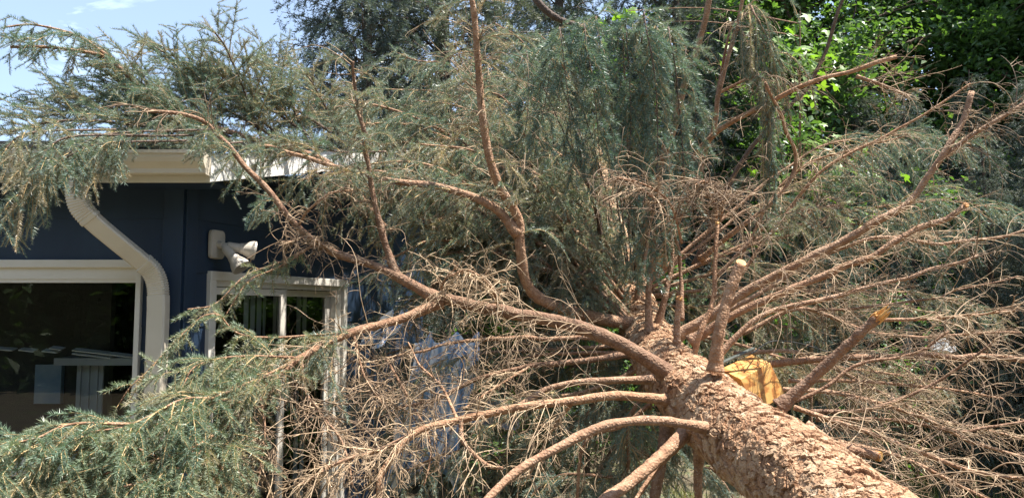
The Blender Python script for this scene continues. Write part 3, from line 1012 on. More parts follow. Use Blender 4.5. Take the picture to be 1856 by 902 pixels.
# old branch scars: round bosses with a hollow
for k in range(26):
    ku, kv = kr.uniform(ul[0], ul[-1]) if k > 12 else kr.uniform(ul[120], ul[900]), kr.uniform(0, per)
    dv = np.abs(VV - kv); dv = np.minimum(dv, per - dv)
    dk = np.sqrt((U - ku) ** 2 + dv ** 2)
    boss = np.exp(-(dk / 0.028) ** 2)
    disp = disp + 0.016 * boss - 0.014 * np.exp(-(dk / 0.011) ** 2)
    plate_a = np.clip(plate_a - 0.25 * boss + 0.15 * np.exp(-(dk / 0.012) ** 2), 0, 1)
V = A_[:, None, :] + disp[..., None] * (np.cos(th)[None, :, None] * ref[:, None, :] + np.sin(th)[None, :, None] * bb[:, None, :])
i = np.arange(nL - 1)[:, None] * nR; j = np.arange(nR)[None]
Q = np.stack([i + j, i + (j + 1) % nR, i + nR + (j + 1) % nR, i + nR + j], -1).reshape(-1, 4)
trunk = np_mesh('trunk', V.reshape(-1, 3), [Q, np.arange(nR)[None, ::-1]], M_bark, tree, TO, {'plate': plate_a.ravel()}, smooth=False)

TD = (A_ - CAM) @ FWD                         # view depth of the trunk stations


def trunk_at_depth(d):
    i = int(np.argmin(np.abs(TD - d) + 99 * (A_[:, 1] < 2.2)))
    return A_[i], Rr[i], T[i]


ALLTW = {'n': 0}
N_BR = 0


def make_branch(path, r0, r1, foliage=None, dead=None, tint=0.35, tint_var=0.16, k=10, label=None, knobby=0.12, n=60, cut=False, mat=None, name=None, needle=None):
    """path: list of (px,py,depth) or world points array. One 'branch' part with twigs and foliage under it."""
    global N_BR
    N_BR += 1
    pts = np.array([P(*c) for c in path]) if not isinstance(path, np.ndarray) else path
    ax = spline(pts, n)
    ax = ax + np.stack([vnoise(np.arange(n) * 1.0, np.full(n, 7.3 * c + N_BR), 5.0, 40 + c) for c in range(3)], 1) * 0.022 * min(1.0, (np.linalg.norm(ax[-1] - ax[0]) / 1.6) ** 2) * np.linspace(0, 1, n)[:, None]
    u = np.linspace(0, 1, n)
    if r0 > .0125: r0 *= .88; r1 *= .9
    rad = (r0 + (r1 - r0) * u ** 0.85) * (1 + knobby * vnoise(np.arange(n) * 1.0, np.full(n, N_BR * 3.7), 2.2, 77)) * (1 + (0.6 if r0 > .015 else 0.0) * np.exp(-u * np.linalg.norm(np.diff(ax, axis=0), axis=1).sum() / .06))
    V, Q = tubes(ax[None], rad[None], k)
    # slight lumps
    nv = norm(V - np.repeat(ax, k, 0))
    V = V + nv * (rng.normal(0, 0.03, (len(V), 1)) * np.repeat(rad, k)[:, None])
    nm = name or ('branch_stub' if cut and len(path) < 5 else ('bough' if foliage else 'branch'))
    o = np_mesh(nm, V, [Q, np.arange(k)[None, ::-1], ((n - 1) * k + np.arange(k))[None]], mat or M_branch, tree, TO, smooth=True)
    if label: o['label'] = label
    if cut:
        e = ax[-1]; dr = norm(ax[-1] - ax[-3])
        fc = norm(dr + 0.9 * norm(CAM - e))          # sawn at a slant
        m = MB(); m.tube([e - fc * 0.012, e + fc * 0.010], [rad[-1] * 1.10, rad[-1] * 1.06], 14)
        m.build('cut_end', M_wood, o, TO)
    tw, fv, ff, ft_, base = MB(), [], [], [], 0
    dt = MB(); b_tone = rng.uniform(-.4, .25)
    if foliage:
        for fo_ in (foliage if isinstance(foliage, list) else [foliage]):
            fo_ = dict(fo_)
            t_here = fo_.pop('tint', tint)
            axs = fo_.pop('axis', ax)
            Ln, ra, L2, r2, sp_, sd_, ss_, sv_ = bough(axs, **fo_)
            Vt, Qt = tubes(Ln, ra, 4); tw.add(Vt, [Qt])
            Vt, Qt = tubes(L2, r2, 3); tw.add(Vt, [Qt])
            v, f, rr = place_sprigs(sp_, sd_, ss_, fo_.get('lod', FINE), sv_)
            fv.append(v); ff.append(f + base); base += len(v)
            ft_.append(np.clip(t_here + tint_var * rr + 0.06 * rng.normal(size=len(v)), 0, 1))
    if dead:
        for de in (dead if isinstance(dead, list) else [dead]):
            de = dict(de)
            kk = de.pop('k', 4)
            axs = de.pop('axis', ax)
            for Ln, ra in dead_twigs(axs, **de):
                Vt, Qt = tubes(Ln, ra, kk)
                dt.add(Vt, [Qt], np.repeat(np.clip(.45 + b_tone + rng.normal(0, .28, len(Ln)), 0, 1), Ln.shape[1] * kk))
    if tw.n: tw.build('live_twig', M_livetwig, o, TO, smooth=True)
    if dt.n: dt.build('dry_twig', M_deadtwig, o, TO, smooth=True, attr='tint')
    if fv:
        np_mesh('foliage', np.concatenate(fv), [np.concatenate(ff)], needle or M_needle, o, TO, {'tint': np.concatenate(ft_)})
    return o, ax


exec_mark = 0
# ---- big visible limbs, left side of the trunk
o, axL = make_branch([(1228, 690, 3.62), (1150, 636, 3.58), (1060, 596, 3.62), (950, 569, 3.75), (870, 556, 3.85), (800, 545, 3.9)], 0.044, 0.034,
            dead=dict(s0=.3, s1=1, n=26, L=.5, grav=.9, curl=2.2, sub=4, third=1, r0=.0040))
make_branch([(800, 546, 3.9), (745, 515, 3.92), (690, 485, 3.95), (600, 455, 3.95), (540, 410, 3.9), (480, 335, 3.9), (400, 250, 3.9), (360, 216, 3.85), (262, 205, 3.7)], 0.034, 0.009,
            dead=[dict(s0=.05, s1=.45, n=26, L=.45, grav=1.0, curl=1.8, sub=4, third=1), dict(s0=.78, s1=1, n=16, L=.38, grav=.5, curl=1.6, sub=3)],
            foliage=[dict(s0=.5, s1=.8, lat=.24, gap=.09, droop=1.3, tip=.6), dict(s0=.72, s1=.95, lat=.3, gap=.07, droop=.6, tip=.6)], tint=.35)
make_branch([(800, 548, 3.9), (720, 580, 3.8), (640, 602, 3.65), (545, 648, 3.45), (470, 710, 3.3), (420, 765, 3.2)], 0.027, 0.016,
            dead=[dict(s0=.05, s1=.95, n=44, L=.5, grav=1.3, curl=2.0, sub=4, third=1)],
            foliage=[dict(s0=.35, s1=.95, lat=.36, gap=.06, droop=1.3, tip=.6)], tint=.42)
make_branch([(1285, 776, 3.15), (1200, 762, 3.0), (1110, 769, 2.9), (1030, 802, 2.8), (940, 852, 2.7), (880, 910, 2.6), (850, 980, 2.5)], 0.024, 0.016)
make_branch([(1215, 725, 3.5), (1120, 716, 3.4), (1040, 727, 3.35), (930, 742, 3.3), (830, 762, 3.25), (750, 786, 3.2), (700, 850, 3.1), (690, 900, 3.05)], 0.026, 0.015,
            dead=[dict(s0=.35, s1=1, n=46, L=.42, grav=1.3, curl=2.0, sub=4, third=1)])
make_branch([(750, 785, 3.2), (680, 818, 3.1), (620, 835, 3.0), (540, 880, 2.95)], 0.013, 0.006,
            dead=[dict(s0=.0, s1=1, n=50, L=.42, grav=1.0, curl=2.2, sub=4, third=1)])
make_branch([(1195, 688, 3.75), (1090, 690, 3.7), (1000, 702, 3.7), (935, 738, 3.6), (900, 750, 3.6)], 0.025, 0.014)
make_branch([(835, 762, 3.25), (840, 800, 3.2), (880, 840, 3.1), (910, 848, 3.0)], 0.013, 0.008, dead=dict(s0=.1, s1=1, n=10, L=.3, grav=1.2, curl=1.5, sub=3))
make_branch([(1150, 640, 4.2), (1050, 655, 4.15), (960, 664, 4.1), (880, 682, 4.05), (800, 720, 4.0), (720, 740, 3.9)], 0.022, 0.009, dead=[dict(s0=.3, s1=1, n=40, L=.5, grav=1.1, curl=1.9, sub=4, third=1)])
make_branch([(1140, 622, 4.3), (1070, 612, 4.3), (1000, 614, 4.3), (900, 612, 4.25), (800, 628, 4.2), (700, 650, 4.1)], 0.019, 0.007, dead=[dict(s0=.3, s1=1, n=40, L=.45, grav=1.0, curl=1.9, sub=4, third=1)])
make_branch([(1130, 640, 4.4), (1040, 640, 4.4), (940, 650, 4.4), (840, 700, 4.3)], 0.016, 0.006)
make_branch([(1245, 782, 3.35), (1180, 842, 3.15), (1100, 905, 2.95), (1040, 950, 2.8)], 0.032, 0.027)
make_branch([(1235, 805, 3.4), (1190, 850, 3.3), (1150, 910, 3.2), (1130, 960, 3.1)], 0.012, 0.010)
make_branch([(1210, 770, 3.6), (1195, 850, 3.5), (1180, 940, 3.45)], 0.030, 0.028)
make_branch([(1268, 815, 3.45), (1265, 870, 3.4), (1268, 950, 3.35)], 0.022, 0.020)
make_branch([(1180, 730, 3.7), (1130, 770, 3.7), (1060, 800, 3.7), (1045, 910, 3.7)], 0.012, 0.008, dead=dict(s0=.1, s1=1, n=12, L=.3, curl=1.5))

# ---- upright limbs
make_branch([(1165, 590, 4.75), (1060, 570, 4.6), (965, 530, 4.4), (942, 450, 4.3), (938, 398, 4.3), (900, 330, 4.25), (877, 250, 4.2), (870, 150, 4.2), (862, 50, 4.15), (850, -40, 4.1)], 0.050, 0.017,
            dead=[dict(s0=.45, s1=.9, n=60, L=.55, grav=.9, curl=2.0, sub=4, third=1)], foliage=dict(s0=.4, s1=1, lat=.34, gap=.1, droop=1.4, tip=.7), tint=.5)
make_branch([(940, 425, 4.3), (890, 372, 4.3), (800, 340, 4.35), (700, 325, 4.35), (600, 300, 4.4), (510, 268, 4.3), (440, 268, 4.2)], 0.032, 0.011,
            dead=[dict(s0=.2, s1=.95, n=56, L=.5, grav=1.0, curl=2.0, sub=4, third=1)], foliage=dict(s0=.15, s1=1, lat=.42, gap=.07, droop=1.3, tip=.6), tint=.52)
make_branch([(718, 500, 3.95), (692, 420, 3.95), (672, 330, 3.95), (655, 220, 3.95), (645, 160, 3.95), (638, 110, 3.9)], 0.024, 0.008,
            dead=[dict(s0=.2, s1=1, n=40, L=.35, grav=.6, curl=1.7, sub=3)], foliage=dict(s0=.35, s1=1, lat=.28, gap=.06, droop=1.0, tip=.7), tint=.55)
make_branch([(1110, 540, 5.6), (1090, 460, 5.3), (1082, 380, 5.2), (1060, 310, 5.1), (1045, 240, 5.0)], 0.034, 0.012, mat=M_darkbark, foliage=dict(s0=.5, s1=1, lat=.35, gap=.07, droop=1.6), tint=.3)
make_branch([(1296, 672, 3.36), (1302, 610, 3.36), (1316, 550, 3.38), (1342, 478, 3.4)], 0.031, 0.026, k=16, cut=True, label='upright branch stub sawn off square at its top', dead=dict(s0=.3, s1=1, n=4, L=.2))
make_branch([(1228, 640, 3.95), (1227, 590, 3.95), (1231, 541, 3.95)], 0.020, 0.018, k=12, cut=True, label='short upright stub with a pale cut top')
make_branch([(1258, 645, 3.75), (1270, 600, 3.75), (1292, 545, 3.8), (1297, 470, 3.85), (1300, 405, 3.9)], 0.017, 0.011, cut=True, dead=dict(s0=.4, s1=1, n=20, L=.3, grav=.7, curl=2.0))
make_branch([(1178, 610, 4.4), (1175, 550, 4.45), (1180, 480, 4.5), (1190, 420, 4.5)], 0.026, 0.016)
make_branch([(1188, 600, 4.5), (1205, 540, 4.5), (1218, 470, 4.55), (1215, 400, 4.6)], 0.024, 0.013, dead=dict(s0=.3, s1=1, n=16, L=.3))
make_branch([(1150, 580, 5.0), (1158, 520, 5.0), (1170, 450, 5.0), (1180, 330, 4.9)], 0.026, 0.016)
make_branch([(1236, 580, 4.3), (1234, 500, 4.4), (1225, 430, 4.4), (1205, 380, 4.4), (1160, 340, 4.2), (1118, 320, 4.1)], 0.017, 0.006,
            dead=[dict(s0=.55, s1=1, n=26, L=.55, grav=1.4, curl=3.0, sub=4, r0=.005)])
make_branch([(1300, 410, 4.2), (1295, 370, 4.1), (1275, 335, 4.0), (1255, 325, 3.95)], 0.009, 0.005, dead=[dict(s0=.1, s1=1, n=40, L=.5, grav=1.3, curl=3.2, sub=4, r0=.0042)])
make_branch([(1150, 540, 5.6), (1180, 380, 5.4), (1215, 250, 5.2), (1240, 150, 5.1), (1268, 70, 5.0), (1285, -20, 4.9)], 0.040, 0.022, mat=M_branch)
make_branch([(1170, 520, 5.7), (1230, 400, 5.6), (1285, 260, 5.4), (1300, 170, 5.3), (1330, 60, 5.2), (1345, -20, 5.1)], 0.032, 0.013, dead=dict(s0=.3, s1=1, n=30, L=.4))
make_branch([(1200, 480, 5.6), (1240, 320, 5.2), (1300, 240, 5.0), (1400, 182, 4.8), (1460, 150, 4.7), (1540, 134, 4.6), (1620, 100, 4.5)], 0.030, 0.013, label='bare pale limb reaching out to the right above the foliage',
            dead=[dict(s0=.5, s1=1, n=40, L=.4, grav=.3, curl=1.0, sub=3, third=1, r0=.0026)])
make_branch([(1552, 138, 4.6), (1600, 155, 4.55), (1648, 175, 4.5)], 0.013, 0.010, dead=dict(s0=.2, s1=1, n=24, L=.4, grav=.3, curl=1, r0=.0026))
make_branch([(1260, 480, 5.8), (1340, 300, 5.6), (1420, 200, 5.4), (1478, 135, 5.2), (1528, -10, 5.0)], 0.026, 0.012, mat=M_darkbark)
make_branch([(1270, 470, 5.2), (1330, 420, 5.0), (1395, 370, 4.9), (1440, 300, 4.9), (1420, 220, 4.8), (1385, 150, 4.7)], 0.022, 0.010)
make_branch([(950, -30, 5.2), (990, 20, 5.2), (1040, 45, 5.3), (1120, 60, 5.5)], 0.03, 0.02, mat=M_darkbark)
make_branch([(1130, 560, 5.2), (1040, 505, 5.0), (1000, 470, 4.9), (960, 430, 4.9)], 0.022, 0.012)
make_branch([(1120, 570, 5.0), (1060, 520, 4.8), (1020, 490, 4.8)], 0.024, 0.014)
make_branch([(1200, 360, 6.2), (1040, 340, 5.8), (950, 290, 5.4), (870, 240, 5.2)], 0.022, 0.008, dead=dict(s0=.4, s1=1, n=30, L=.45), foliage=dict(s0=.4, s1=1, lat=.4, gap=.08, droop=1.4), tint=.5)

# ---- limbs fanning out to the right
dR = dict(grav=.7, curl=1.5, sub=4, r0=.0034)
make_branch([(1225, 610, 4.3), (1290, 570, 4.25), (1350, 530, 4.2), (1450, 478, 4.1), (1560, 420, 4.0), (1650, 360, 3.95), (1708, 285, 3.9), (1742, 215, 3.9), (1762, 168, 3.9)], 0.034, 0.017, label='long bare limb angling up to the right',
            dead=dict(s0=.3, s1=1, n=60, L=.42, **dR))
make_branch([(1712, 285, 3.9), (1755, 250, 3.85), (1800, 222, 3.8), (1870, 180, 3.75)], 0.016, 0.010, dead=dict(s0=.1, s1=1, n=40, L=.4, **dR))
make_branch([(1250, 620, 4.0), (1320, 575, 3.95), (1400, 540, 3.9), (1560, 472, 3.8), (1640, 428, 3.75), (1746, 376, 3.7)], 0.029, 0.015, cut=True, dead=dict(s0=.3, s1=1, n=46, L=.4, **dR))
make_branch([(1262, 590, 4.5), (1380, 530, 4.5), (1480, 470, 4.5), (1600, 430, 4.4), (1720, 440, 4.3), (1856, 420, 4.2)], 0.02, 0.008, dead=dict(s0=.3, s1=1, n=60, L=.45, **dR))
make_branch([(1300, 645, 3.75), (1380, 572, 3.75), (1500, 541, 3.7), (1640, 503, 3.65), (1770, 466, 3.6)], 0.019, 0.008, dead=dict(s0=.2, s1=1, n=60, L=.42, **dR))
make_branch([(1412, 738, 3.12), (1470, 687, 3.1), (1530, 631, 3.05), (1588, 577, 3.0)], 0.026, 0.022, k=16, label='stout branch snapped off with a splintered yellow end')
make_branch([(1592, 580, 3.0), (1700, 576, 2.95), (1840, 563, 2.9)], 0.008, 0.004, dead=dict(s0=.2, s1=1, n=26, L=.3, **dR))
make_branch([(1330, 668, 3.9), (1430, 655, 3.85), (1520, 648, 3.8), (1640, 646, 3.75), (1760, 646, 3.7), (1870, 658, 3.6)], 0.023, 0.015, dead=dict(s0=.2, s1=1, n=60, L=.4, **dR))
make_branch([(1420, 705, 3.5), (1520, 712, 3.5), (1650, 748, 3.45), (1760, 800, 3.4), (1870, 835, 3.3)], 0.014, 0.007, dead=dict(s0=.15, s1=1, n=60, L=.42, **dR))
make_branch([(1440, 738, 3.2), (1600, 792, 3.2), (1750, 850, 3.1), (1870, 872, 3.0)], 0.014, 0.008, dead=dict(s0=.1, s1=1, n=60, L=.42, **dR))
make_branch([(1500, 806, 2.95), (1545, 815, 2.95), (1592, 826, 2.95)], 0.021, 0.019, k=14, cut=True, label='thick low stub with a sawn end')
make_branch([(1460, 770, 3.0), (1540, 825, 2.9), (1650, 905, 2.8), (1720, 960, 2.7)], 0.0175, 0.014, dead=dict(s0=.1, s1=1, n=40, L=.4, **dR))
make_branch([(1410, 738, 3.3), (1490, 705, 3.3), (1555, 660, 3.3), (1660, 640, 3.25), (1720, 600, 3.2)], 0.010, 0.005, dead=dict(s0=.3, s1=1, n=20, L=.3, **dR))
make_branch([(1345, 605, 4.8), (1450, 560, 4.8), (1580, 600, 4.8), (1700, 610, 4.8), (1850, 600, 4.7)], 0.017, 0.008, dead=dict(s0=.2, s1=1, n=70, L=.5, **dR))
make_branch([(1330, 640, 4.8), (1450, 640, 4.8), (1580, 700, 4.8), (1700, 760, 4.7), (1850, 790, 4.6)], 0.017, 0.008, dead=dict(s0=.2, s1=1, n=70, L=.5, **dR))
make_branch([(1300, 560, 5.2), (1400, 420, 5.2), (1500, 300, 5.1), (1620, 240, 5.0), (1760, 150, 4.9)], 0.018, 0.007, dead=dict(s0=.3, s1=1, n=40, L=.5, **dR))
make_branch([(1300, 560, 5.4), (1420, 330, 5.3), (1550, 270, 5.2), (1640, 245, 5.1)], 0.016, 0.006, dead=dict(s0=.35, s1=1, n=60, L=.5, grav=1.0, curl=1.0, sub=4, third=1))
make_branch([(1300, 500, 4.6), (1400, 400, 4.6), (1470, 380, 4.5), (1520, 370, 4.5)], 0.016, 0.006, dead=dict(s0=.3, s1=1, n=60, L=.4, **dR), foliage=dict(s0=.3, s1=1, lat=.35, gap=.07, droop=1.0), tint=.6)
for pth in ([(1430, 690, 3.7), (1550, 690, 3.7), (1680, 700, 3.7), (1820, 720, 3.6)], [(1470, 745, 3.4), (1580, 740, 3.4), (1700, 690, 3.4), (1800, 620, 3.3)], [(1520, 800, 3.1), (1640, 830, 3.1), (1760, 890, 3.0), (1850, 930, 2.9)], [(1480, 760, 3.5), (1620, 760, 3.5), (1740, 780, 3.4), (1870, 760, 3.4)], [(1380, 560, 4.4), (1520, 560, 4.4), (1680, 540, 4.3), (1850, 500, 4.2)]):
    make_branch(pth, .011, .005, dead=dict(s0=.1, s1=1, n=26, L=.42, **dR))
# splintered end on the snapped branch is part of that branch
spb = [ob for ob in tree.children if ob.get('label', '').startswith('stout branch')][0]
e0 = P(1588, 577, 3.0); dr = norm(P(1592, 573, 3.0) - P(1530, 631, 3.05))
mb = MB()
A2, B2 = frames(dr[None]); A2, B2 = A2[0], B2[0]
for k in range(16):
    th_ = k * 2.399; rr_ = 0.019 * math.sqrt((k + .5) / 16)
    b0 = e0 + A2 * math.cos(th_) * rr_ + B2 * math.sin(th_) * rr_
    h_ = 0.012 + 0.035 * rng.uniform() * (1 if k % 3 else 1.8)
    mb.tube([b0 - dr * .01, b0 + dr * h_ * .6, b0 + dr * h_ + A2 * rng.normal(0, .004)], [0.007, 0.006, 0.0008], 5)
mb.build('cut_end', M_wood, spb, TO)

for pth, n_, L_ in [([(905, 562, 3.8), (890, 520, 3.7), (850, 490, 3.62), (815, 500, 3.6)], 34, .42), ([(820, 550, 3.9), (800, 520, 3.8), (830, 480, 3.7)], 20, .36),
                  ([(1236, 440, 4.1), (1215, 370, 4.0), (1170, 335, 3.95), (1118, 322, 3.9)], 22, .42), ([(1300, 420, 4.1), (1310, 365, 4.0), (1280, 330, 3.9), (1260, 335, 3.85)], 34, .42),
                  ([(830, 762, 3.25), (800, 700, 3.4), (760, 660, 3.5), (740, 620, 3.55)], 22, .36), ([(960, 664, 4.1), (900, 700, 3.9), (840, 740, 3.7)], 16, .34), ([(700, 650, 4.1), (740, 720, 3.9), (780, 800, 3.7), (770, 880, 3.6)], 24, .4), ([(1040, 727, 3.35), (1000, 780, 3.4), (960, 860, 3.4)], 24, .35), ([(545, 648, 3.45), (560, 720, 3.35), (620, 800, 3.2), (640, 880, 3.1)], 60, .4), ([(640, 602, 3.65), (660, 680, 3.6), (700, 740, 3.5)], 50, .42),
                  ([(540, 410, 3.9), (560, 380, 3.85), (600, 350, 3.8), (640, 345, 3.8)], 26, .3), ([(600, 455, 3.95), (560, 430, 3.85), (520, 440, 3.75)], 30, .3), ([(470, 710, 3.3), (480, 780, 3.2), (470, 860, 3.1)], 30, .36)]:
    make_branch(pth, .008, .004, dead=dict(s0=.1, s1=1, n=n_, L=L_, grav=1.2, curl=3.0, sub=4, third=1, r0=.0042))
# ---- green boughs: (target x, y, depth, lateral length, droop, tint, bearing length)
def auto(tx, ty, d, lat=.42, droop=1.2, tint=.4, bear=.55, lift=.35, r0=.02, gap=.055, lod=MID, dead=14, dd=.3, from_d=None, ex=0.0, **kw):
    p0, rt, _ = trunk_at_depth(from_d if from_d else d + dd)
    tgt = P(tx, ty, d)
    mid = 0.5 * (p0 + tgt) + Z * lift * np.linalg.norm(tgt - p0) * 0.5 + rng.normal(0, .08, 3)
    q3 = 0.25 * p0 + 0.75 * tgt + Z * lift * np.linalg.norm(tgt - p0) * 0.38
    pts = np.array([p0, 0.72 * p0 + 0.28 * tgt + Z * lift * np.linalg.norm(tgt - p0) * .33, 0.5 * (p0 + tgt) + (mid - 0.5 * (p0 + tgt)) * .95, q3, tgt])
    L = np.linalg.norm(tgt - p0)
    f = dict(s0=max(.12, 1 - bear / max(L, bear) * 1.0), s1=1, lat=lat, gap=gap, droop=droop, lod=lod)
    if lod is MID: f.update(sub_gap=.036, sub_len=.19)
    if lod is COARSE: f.update(sub_gap=.085, sub_len=.17, sp_len=.15)
    f.update(kw)
    return make_branch(pts, r0, .006, foliage=f, dead=dict(s0=.25, s1=.9, n=dead, L=.45, grav=.9, curl=1.8, sub=3, third=1) if dead else None, tint=tint, k=8)


# over the roof, far left
make_branch([(700, 420, 4.9), (600, 300, 4.8), (480, 260, 4.6), (380, 225, 4.35), (300, 205, 4.2), (200, 105, 4.05), (90, 88, 3.95), (20, 92, 3.9)], 0.03, 0.008, foliage=[dict(s0=.45, s1=1, lat=.34, gap=.05, droop=.7, up=.15)], tint=.22, dead=dict(s0=.4, s1=.9, n=20, L=.3))
make_branch([(200, 105, 4.05), (140, 65, 4.0), (60, 45, 3.95), (10, 50, 3.9)], 0.01, 0.004, foliage=dict(s0=.2, s1=1, lat=.26, gap=.05, droop=.8), tint=.15)
for (x0, y0, x1, y1, d, t) in [(420, 270, 280, 85, 4.3, .25), (480, 270, 390, 60, 4.4, .4), (520, 260, 330, 130, 4.5, .35), (560, 260, 470, 110, 4.7, .45), (400, 262, 190, 160, 4.2, .2),
                               (430, 262, 240, 230, 4.1, .22), (420, 250, 120, 190, 4.2, .2), (400, 245, 60, 215, 4.1, .25), (560, 245, 350, 150, 4.6, .3), (350, 235, 180, 120, 4.15, .25), (330, 240, 20, 240, 3.8, .3), (600, 240, 420, 170, 4.7, .35), (500, 250, 300, 180, 4.4, .2), (620, 260, 540, 130, 5.0, .4)]:
    p = [(x0, y0, d + .25), ((x0 * .6 + x1 * .4), y0 * .6 + y1 * .4 - 18, d + .15), (x0 * .25 + x1 * .75, y0 * .25 + y1 * .75 - 20, d + .05), (x1, y1, d)]
    make_branch(p, .010, .004, mat=M_darkbark, foliage=dict(s0=.08, s1=1, lat=.36, gap=.034, droop=.35, up=.35, tip=.5), tint=t, dead=dict(s0=.1, s1=.8, n=8, L=.25))
for p_ in ([(440, 258, 4.15), (360, 262, 4.05), (270, 256, 3.98), (170, 262, 3.95)], [(560, 262, 4.4), (480, 266, 4.3), (400, 264, 4.2), (330, 258, 4.1)], [(700, 275, 4.7), (620, 275, 4.6), (540, 268, 4.5), (450, 266, 4.4)]):
    make_branch(p_, .006, .003, mat=M_darkbark, foliage=dict(s0=.02, s1=1, lat=.17, gap=.034, droop=.5, up=.35, tip=.7), tint=.3)
# hanging clump over the gutter's left end
for (x0, y0, x1, y1, d, t) in [(230, 240, 90, 300, 3.5, .3), (190, 260, 40, 350, 3.4, .35), (200, 250, 150, 320, 3.6, .35), (120, 250, 10, 390, 3.3, .3), (60, 240, -40, 330, 3.3, .3)]:
    make_branch([(x0 + 150, y0 - 5, d + .35), (x0, y0, d + .1), ((x0 + x1) / 2, (y0 + y1) / 2 - 15, d), (x1, y1, d - .05)], .006, .003, mat=M_darkbark, foliage=dict(s0=.38, s1=1, lat=.28, gap=.04, droop=1.5, tip=.5, up=.1), tint=t)
# lower left sprays
for (pth, t, lt) in [([(545, 648, 3.45), (480, 680, 3.3), (400, 715, 3.15), (300, 760, 2.98), (180, 800, 2.85)], .2, .32),
                     ([(545, 648, 3.45), (440, 645, 3.35), (360, 660, 3.25), (330, 700, 3.15)], .3, .24),
                     ([(450, 730, 3.27), (340, 722, 3.0), (240, 768, 2.87), (120, 790, 2.75), (-20, 830, 2.65)], .15, .34),
                     ([(240, 768, 2.87), (130, 768, 2.75), (60, 795, 2.67), (-30, 805, 2.6)], .12, .26),
                     ([(425, 758, 3.2), (350, 810, 2.95), (220, 850, 2.78), (80, 880, 2.65)], .2, .34),
                     ([(420, 765, 3.2), (320, 850, 2.85), (150, 900, 2.68), (20, 930, 2.6)], .22, .34),
                     ([(425, 758, 3.2), (380, 800, 3.05), (300, 830, 2.9), (200, 800, 2.8), (60, 850, 2.7)], .2, .32), ([(420, 765, 3.2), (400, 850, 3.0), (330, 910, 2.85), (200, 960, 2.7)], .25, .32),
                     ([(640, 602, 3.65), (450, 610, 3.55), (390, 570, 3.5), (330, 605, 3.45), (215, 730, 3.35)], .3, .13),
                     ([(640, 602, 3.65), (560, 625, 3.6), (480, 655, 3.5)], .4, .26),
                     ([(575, 440, 3.93), (505, 476, 3.85), (445, 500, 3.8), (390, 550, 3.7), (340, 560, 3.65)], .3, .075),
                     ([(575, 440, 3.93), (505, 484, 3.85), (450, 510, 3.78), (410, 570, 3.7)], .35, .07)]:
    big = lt > .2
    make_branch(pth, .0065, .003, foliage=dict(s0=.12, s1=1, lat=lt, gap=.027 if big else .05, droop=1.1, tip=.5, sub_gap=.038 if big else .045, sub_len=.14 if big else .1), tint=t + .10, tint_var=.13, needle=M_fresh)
# the dense mass over the roof ridge and in the middle
for (tx, ty, d, lt, t) in [(620, 200, 6.2, .5, .3), (700, 160, 6.2, .55, .28), (820, 90, 6.4, .5, .35),
                           (900, 40, 6.8, .55, .3), (980, 60, 7.0, .5, .25), (760, 180, 5.6, .5, .45), (680, 260, 5.3, .5, .5), (820, 230, 5.5, .5, .5), (590, 230, 5.4, .45, .45), (960, 170, 5.8, .5, .3),
                           (740, 330, 5.0, .45, .55), (850, 360, 5.2, .45, .5), (980, 300, 5.8, .5, .3), (700, 420, 4.8, .42, .4), (800, 440, 5.0, .45, .45), (900, 470, 5.2, .42, .45), (1000, 400, 5.8, .45, .32), (640, 380, 4.8, .36, .4),
                           (480, 190, 5.2, .45, .3), (520, 330, 4.5, .3, .35), (640, 300, 4.6, .42, .4), (760, 260, 4.8, .45, .45), (880, 300, 4.9, .4, .4), (680, 500, 4.5, .34, .35), (760, 400, 4.6, .4, .35), (860, 430, 4.7, .4, .4), (930, 230, 5.2, .45, .3), (720, 100, 5.8, .5, .3), (840, 150, 5.4, .45, .4), (690, 470, 4.5, .4, .3), (740, 540, 4.6, .4, .35), (690, 580, 4.7, .42, .4)]:
    auto(tx, ty, d, lat=lt, droop=1.5, tint=t, bear=1.5, r0=.022, gap=.06, lod=MID)
# blue-green curtains hanging in the centre
for k_, (pth, d, t, lt) in enumerate([([(1020, 80), (1034, 190), (1042, 300)], 4.55, .08, .19), ([(1062, 70), (1082, 190), (1092, 320)], 4.5, .05, .19), ([(1000, 110), (992, 190), (975, 250)], 4.7, .15, .2), ([(1085, 60), (1110, 150), (1112, 240)], 4.75, .15, .2),
                        ([(1135, 70), (1146, 200), (1138, 330)], 4.6, .1, .18), ([(1172, 55), (1192, 200), (1190, 340), (1165, 480)], 4.5, .12, .19), ([(1215, 80), (1234, 210), (1240, 330), (1220, 440)], 4.55, .15, .19),
                        ([(1160, 300), (1140, 400), (1150, 510)], 4.65, .2, .17), ([(1190, 70), (1160, 160), (1165, 260)], 4.75, .2, .22), ([(1245, 110), (1262, 200), (1255, 300)], 4.8, .25, .18), ([(960, 120), (955, 220), (940, 300)], 4.9, .25, .2)]):
    p0, _, _ = trunk_at_depth(5.6)
    q_ = [P(x_, y_, d - .03 * i_) for i_, (x_, y_) in enumerate(pth)]
    pts = np.array([p0, 0.55 * p0 + 0.45 * q_[0] + np.array([0.05, .3, .1]), q_[0] + np.array([0.02, .22, .10])] + q_)
    sl = np.linalg.norm(np.diff(pts, axis=0), axis=1).cumsum()
    make_branch(pts, .009, .002, mat=M_darkbark, foliage=dict(s0=sl[1] / sl[-1], s1=1, lat=lt, gap=.042, droop=2.2, tip=.8, lod=FINE, spread=1.0, sub_gap=.05, sub_len=.12, sp_len=.12), tint=t, tint_var=.12, k=8, name='hanging_bough')
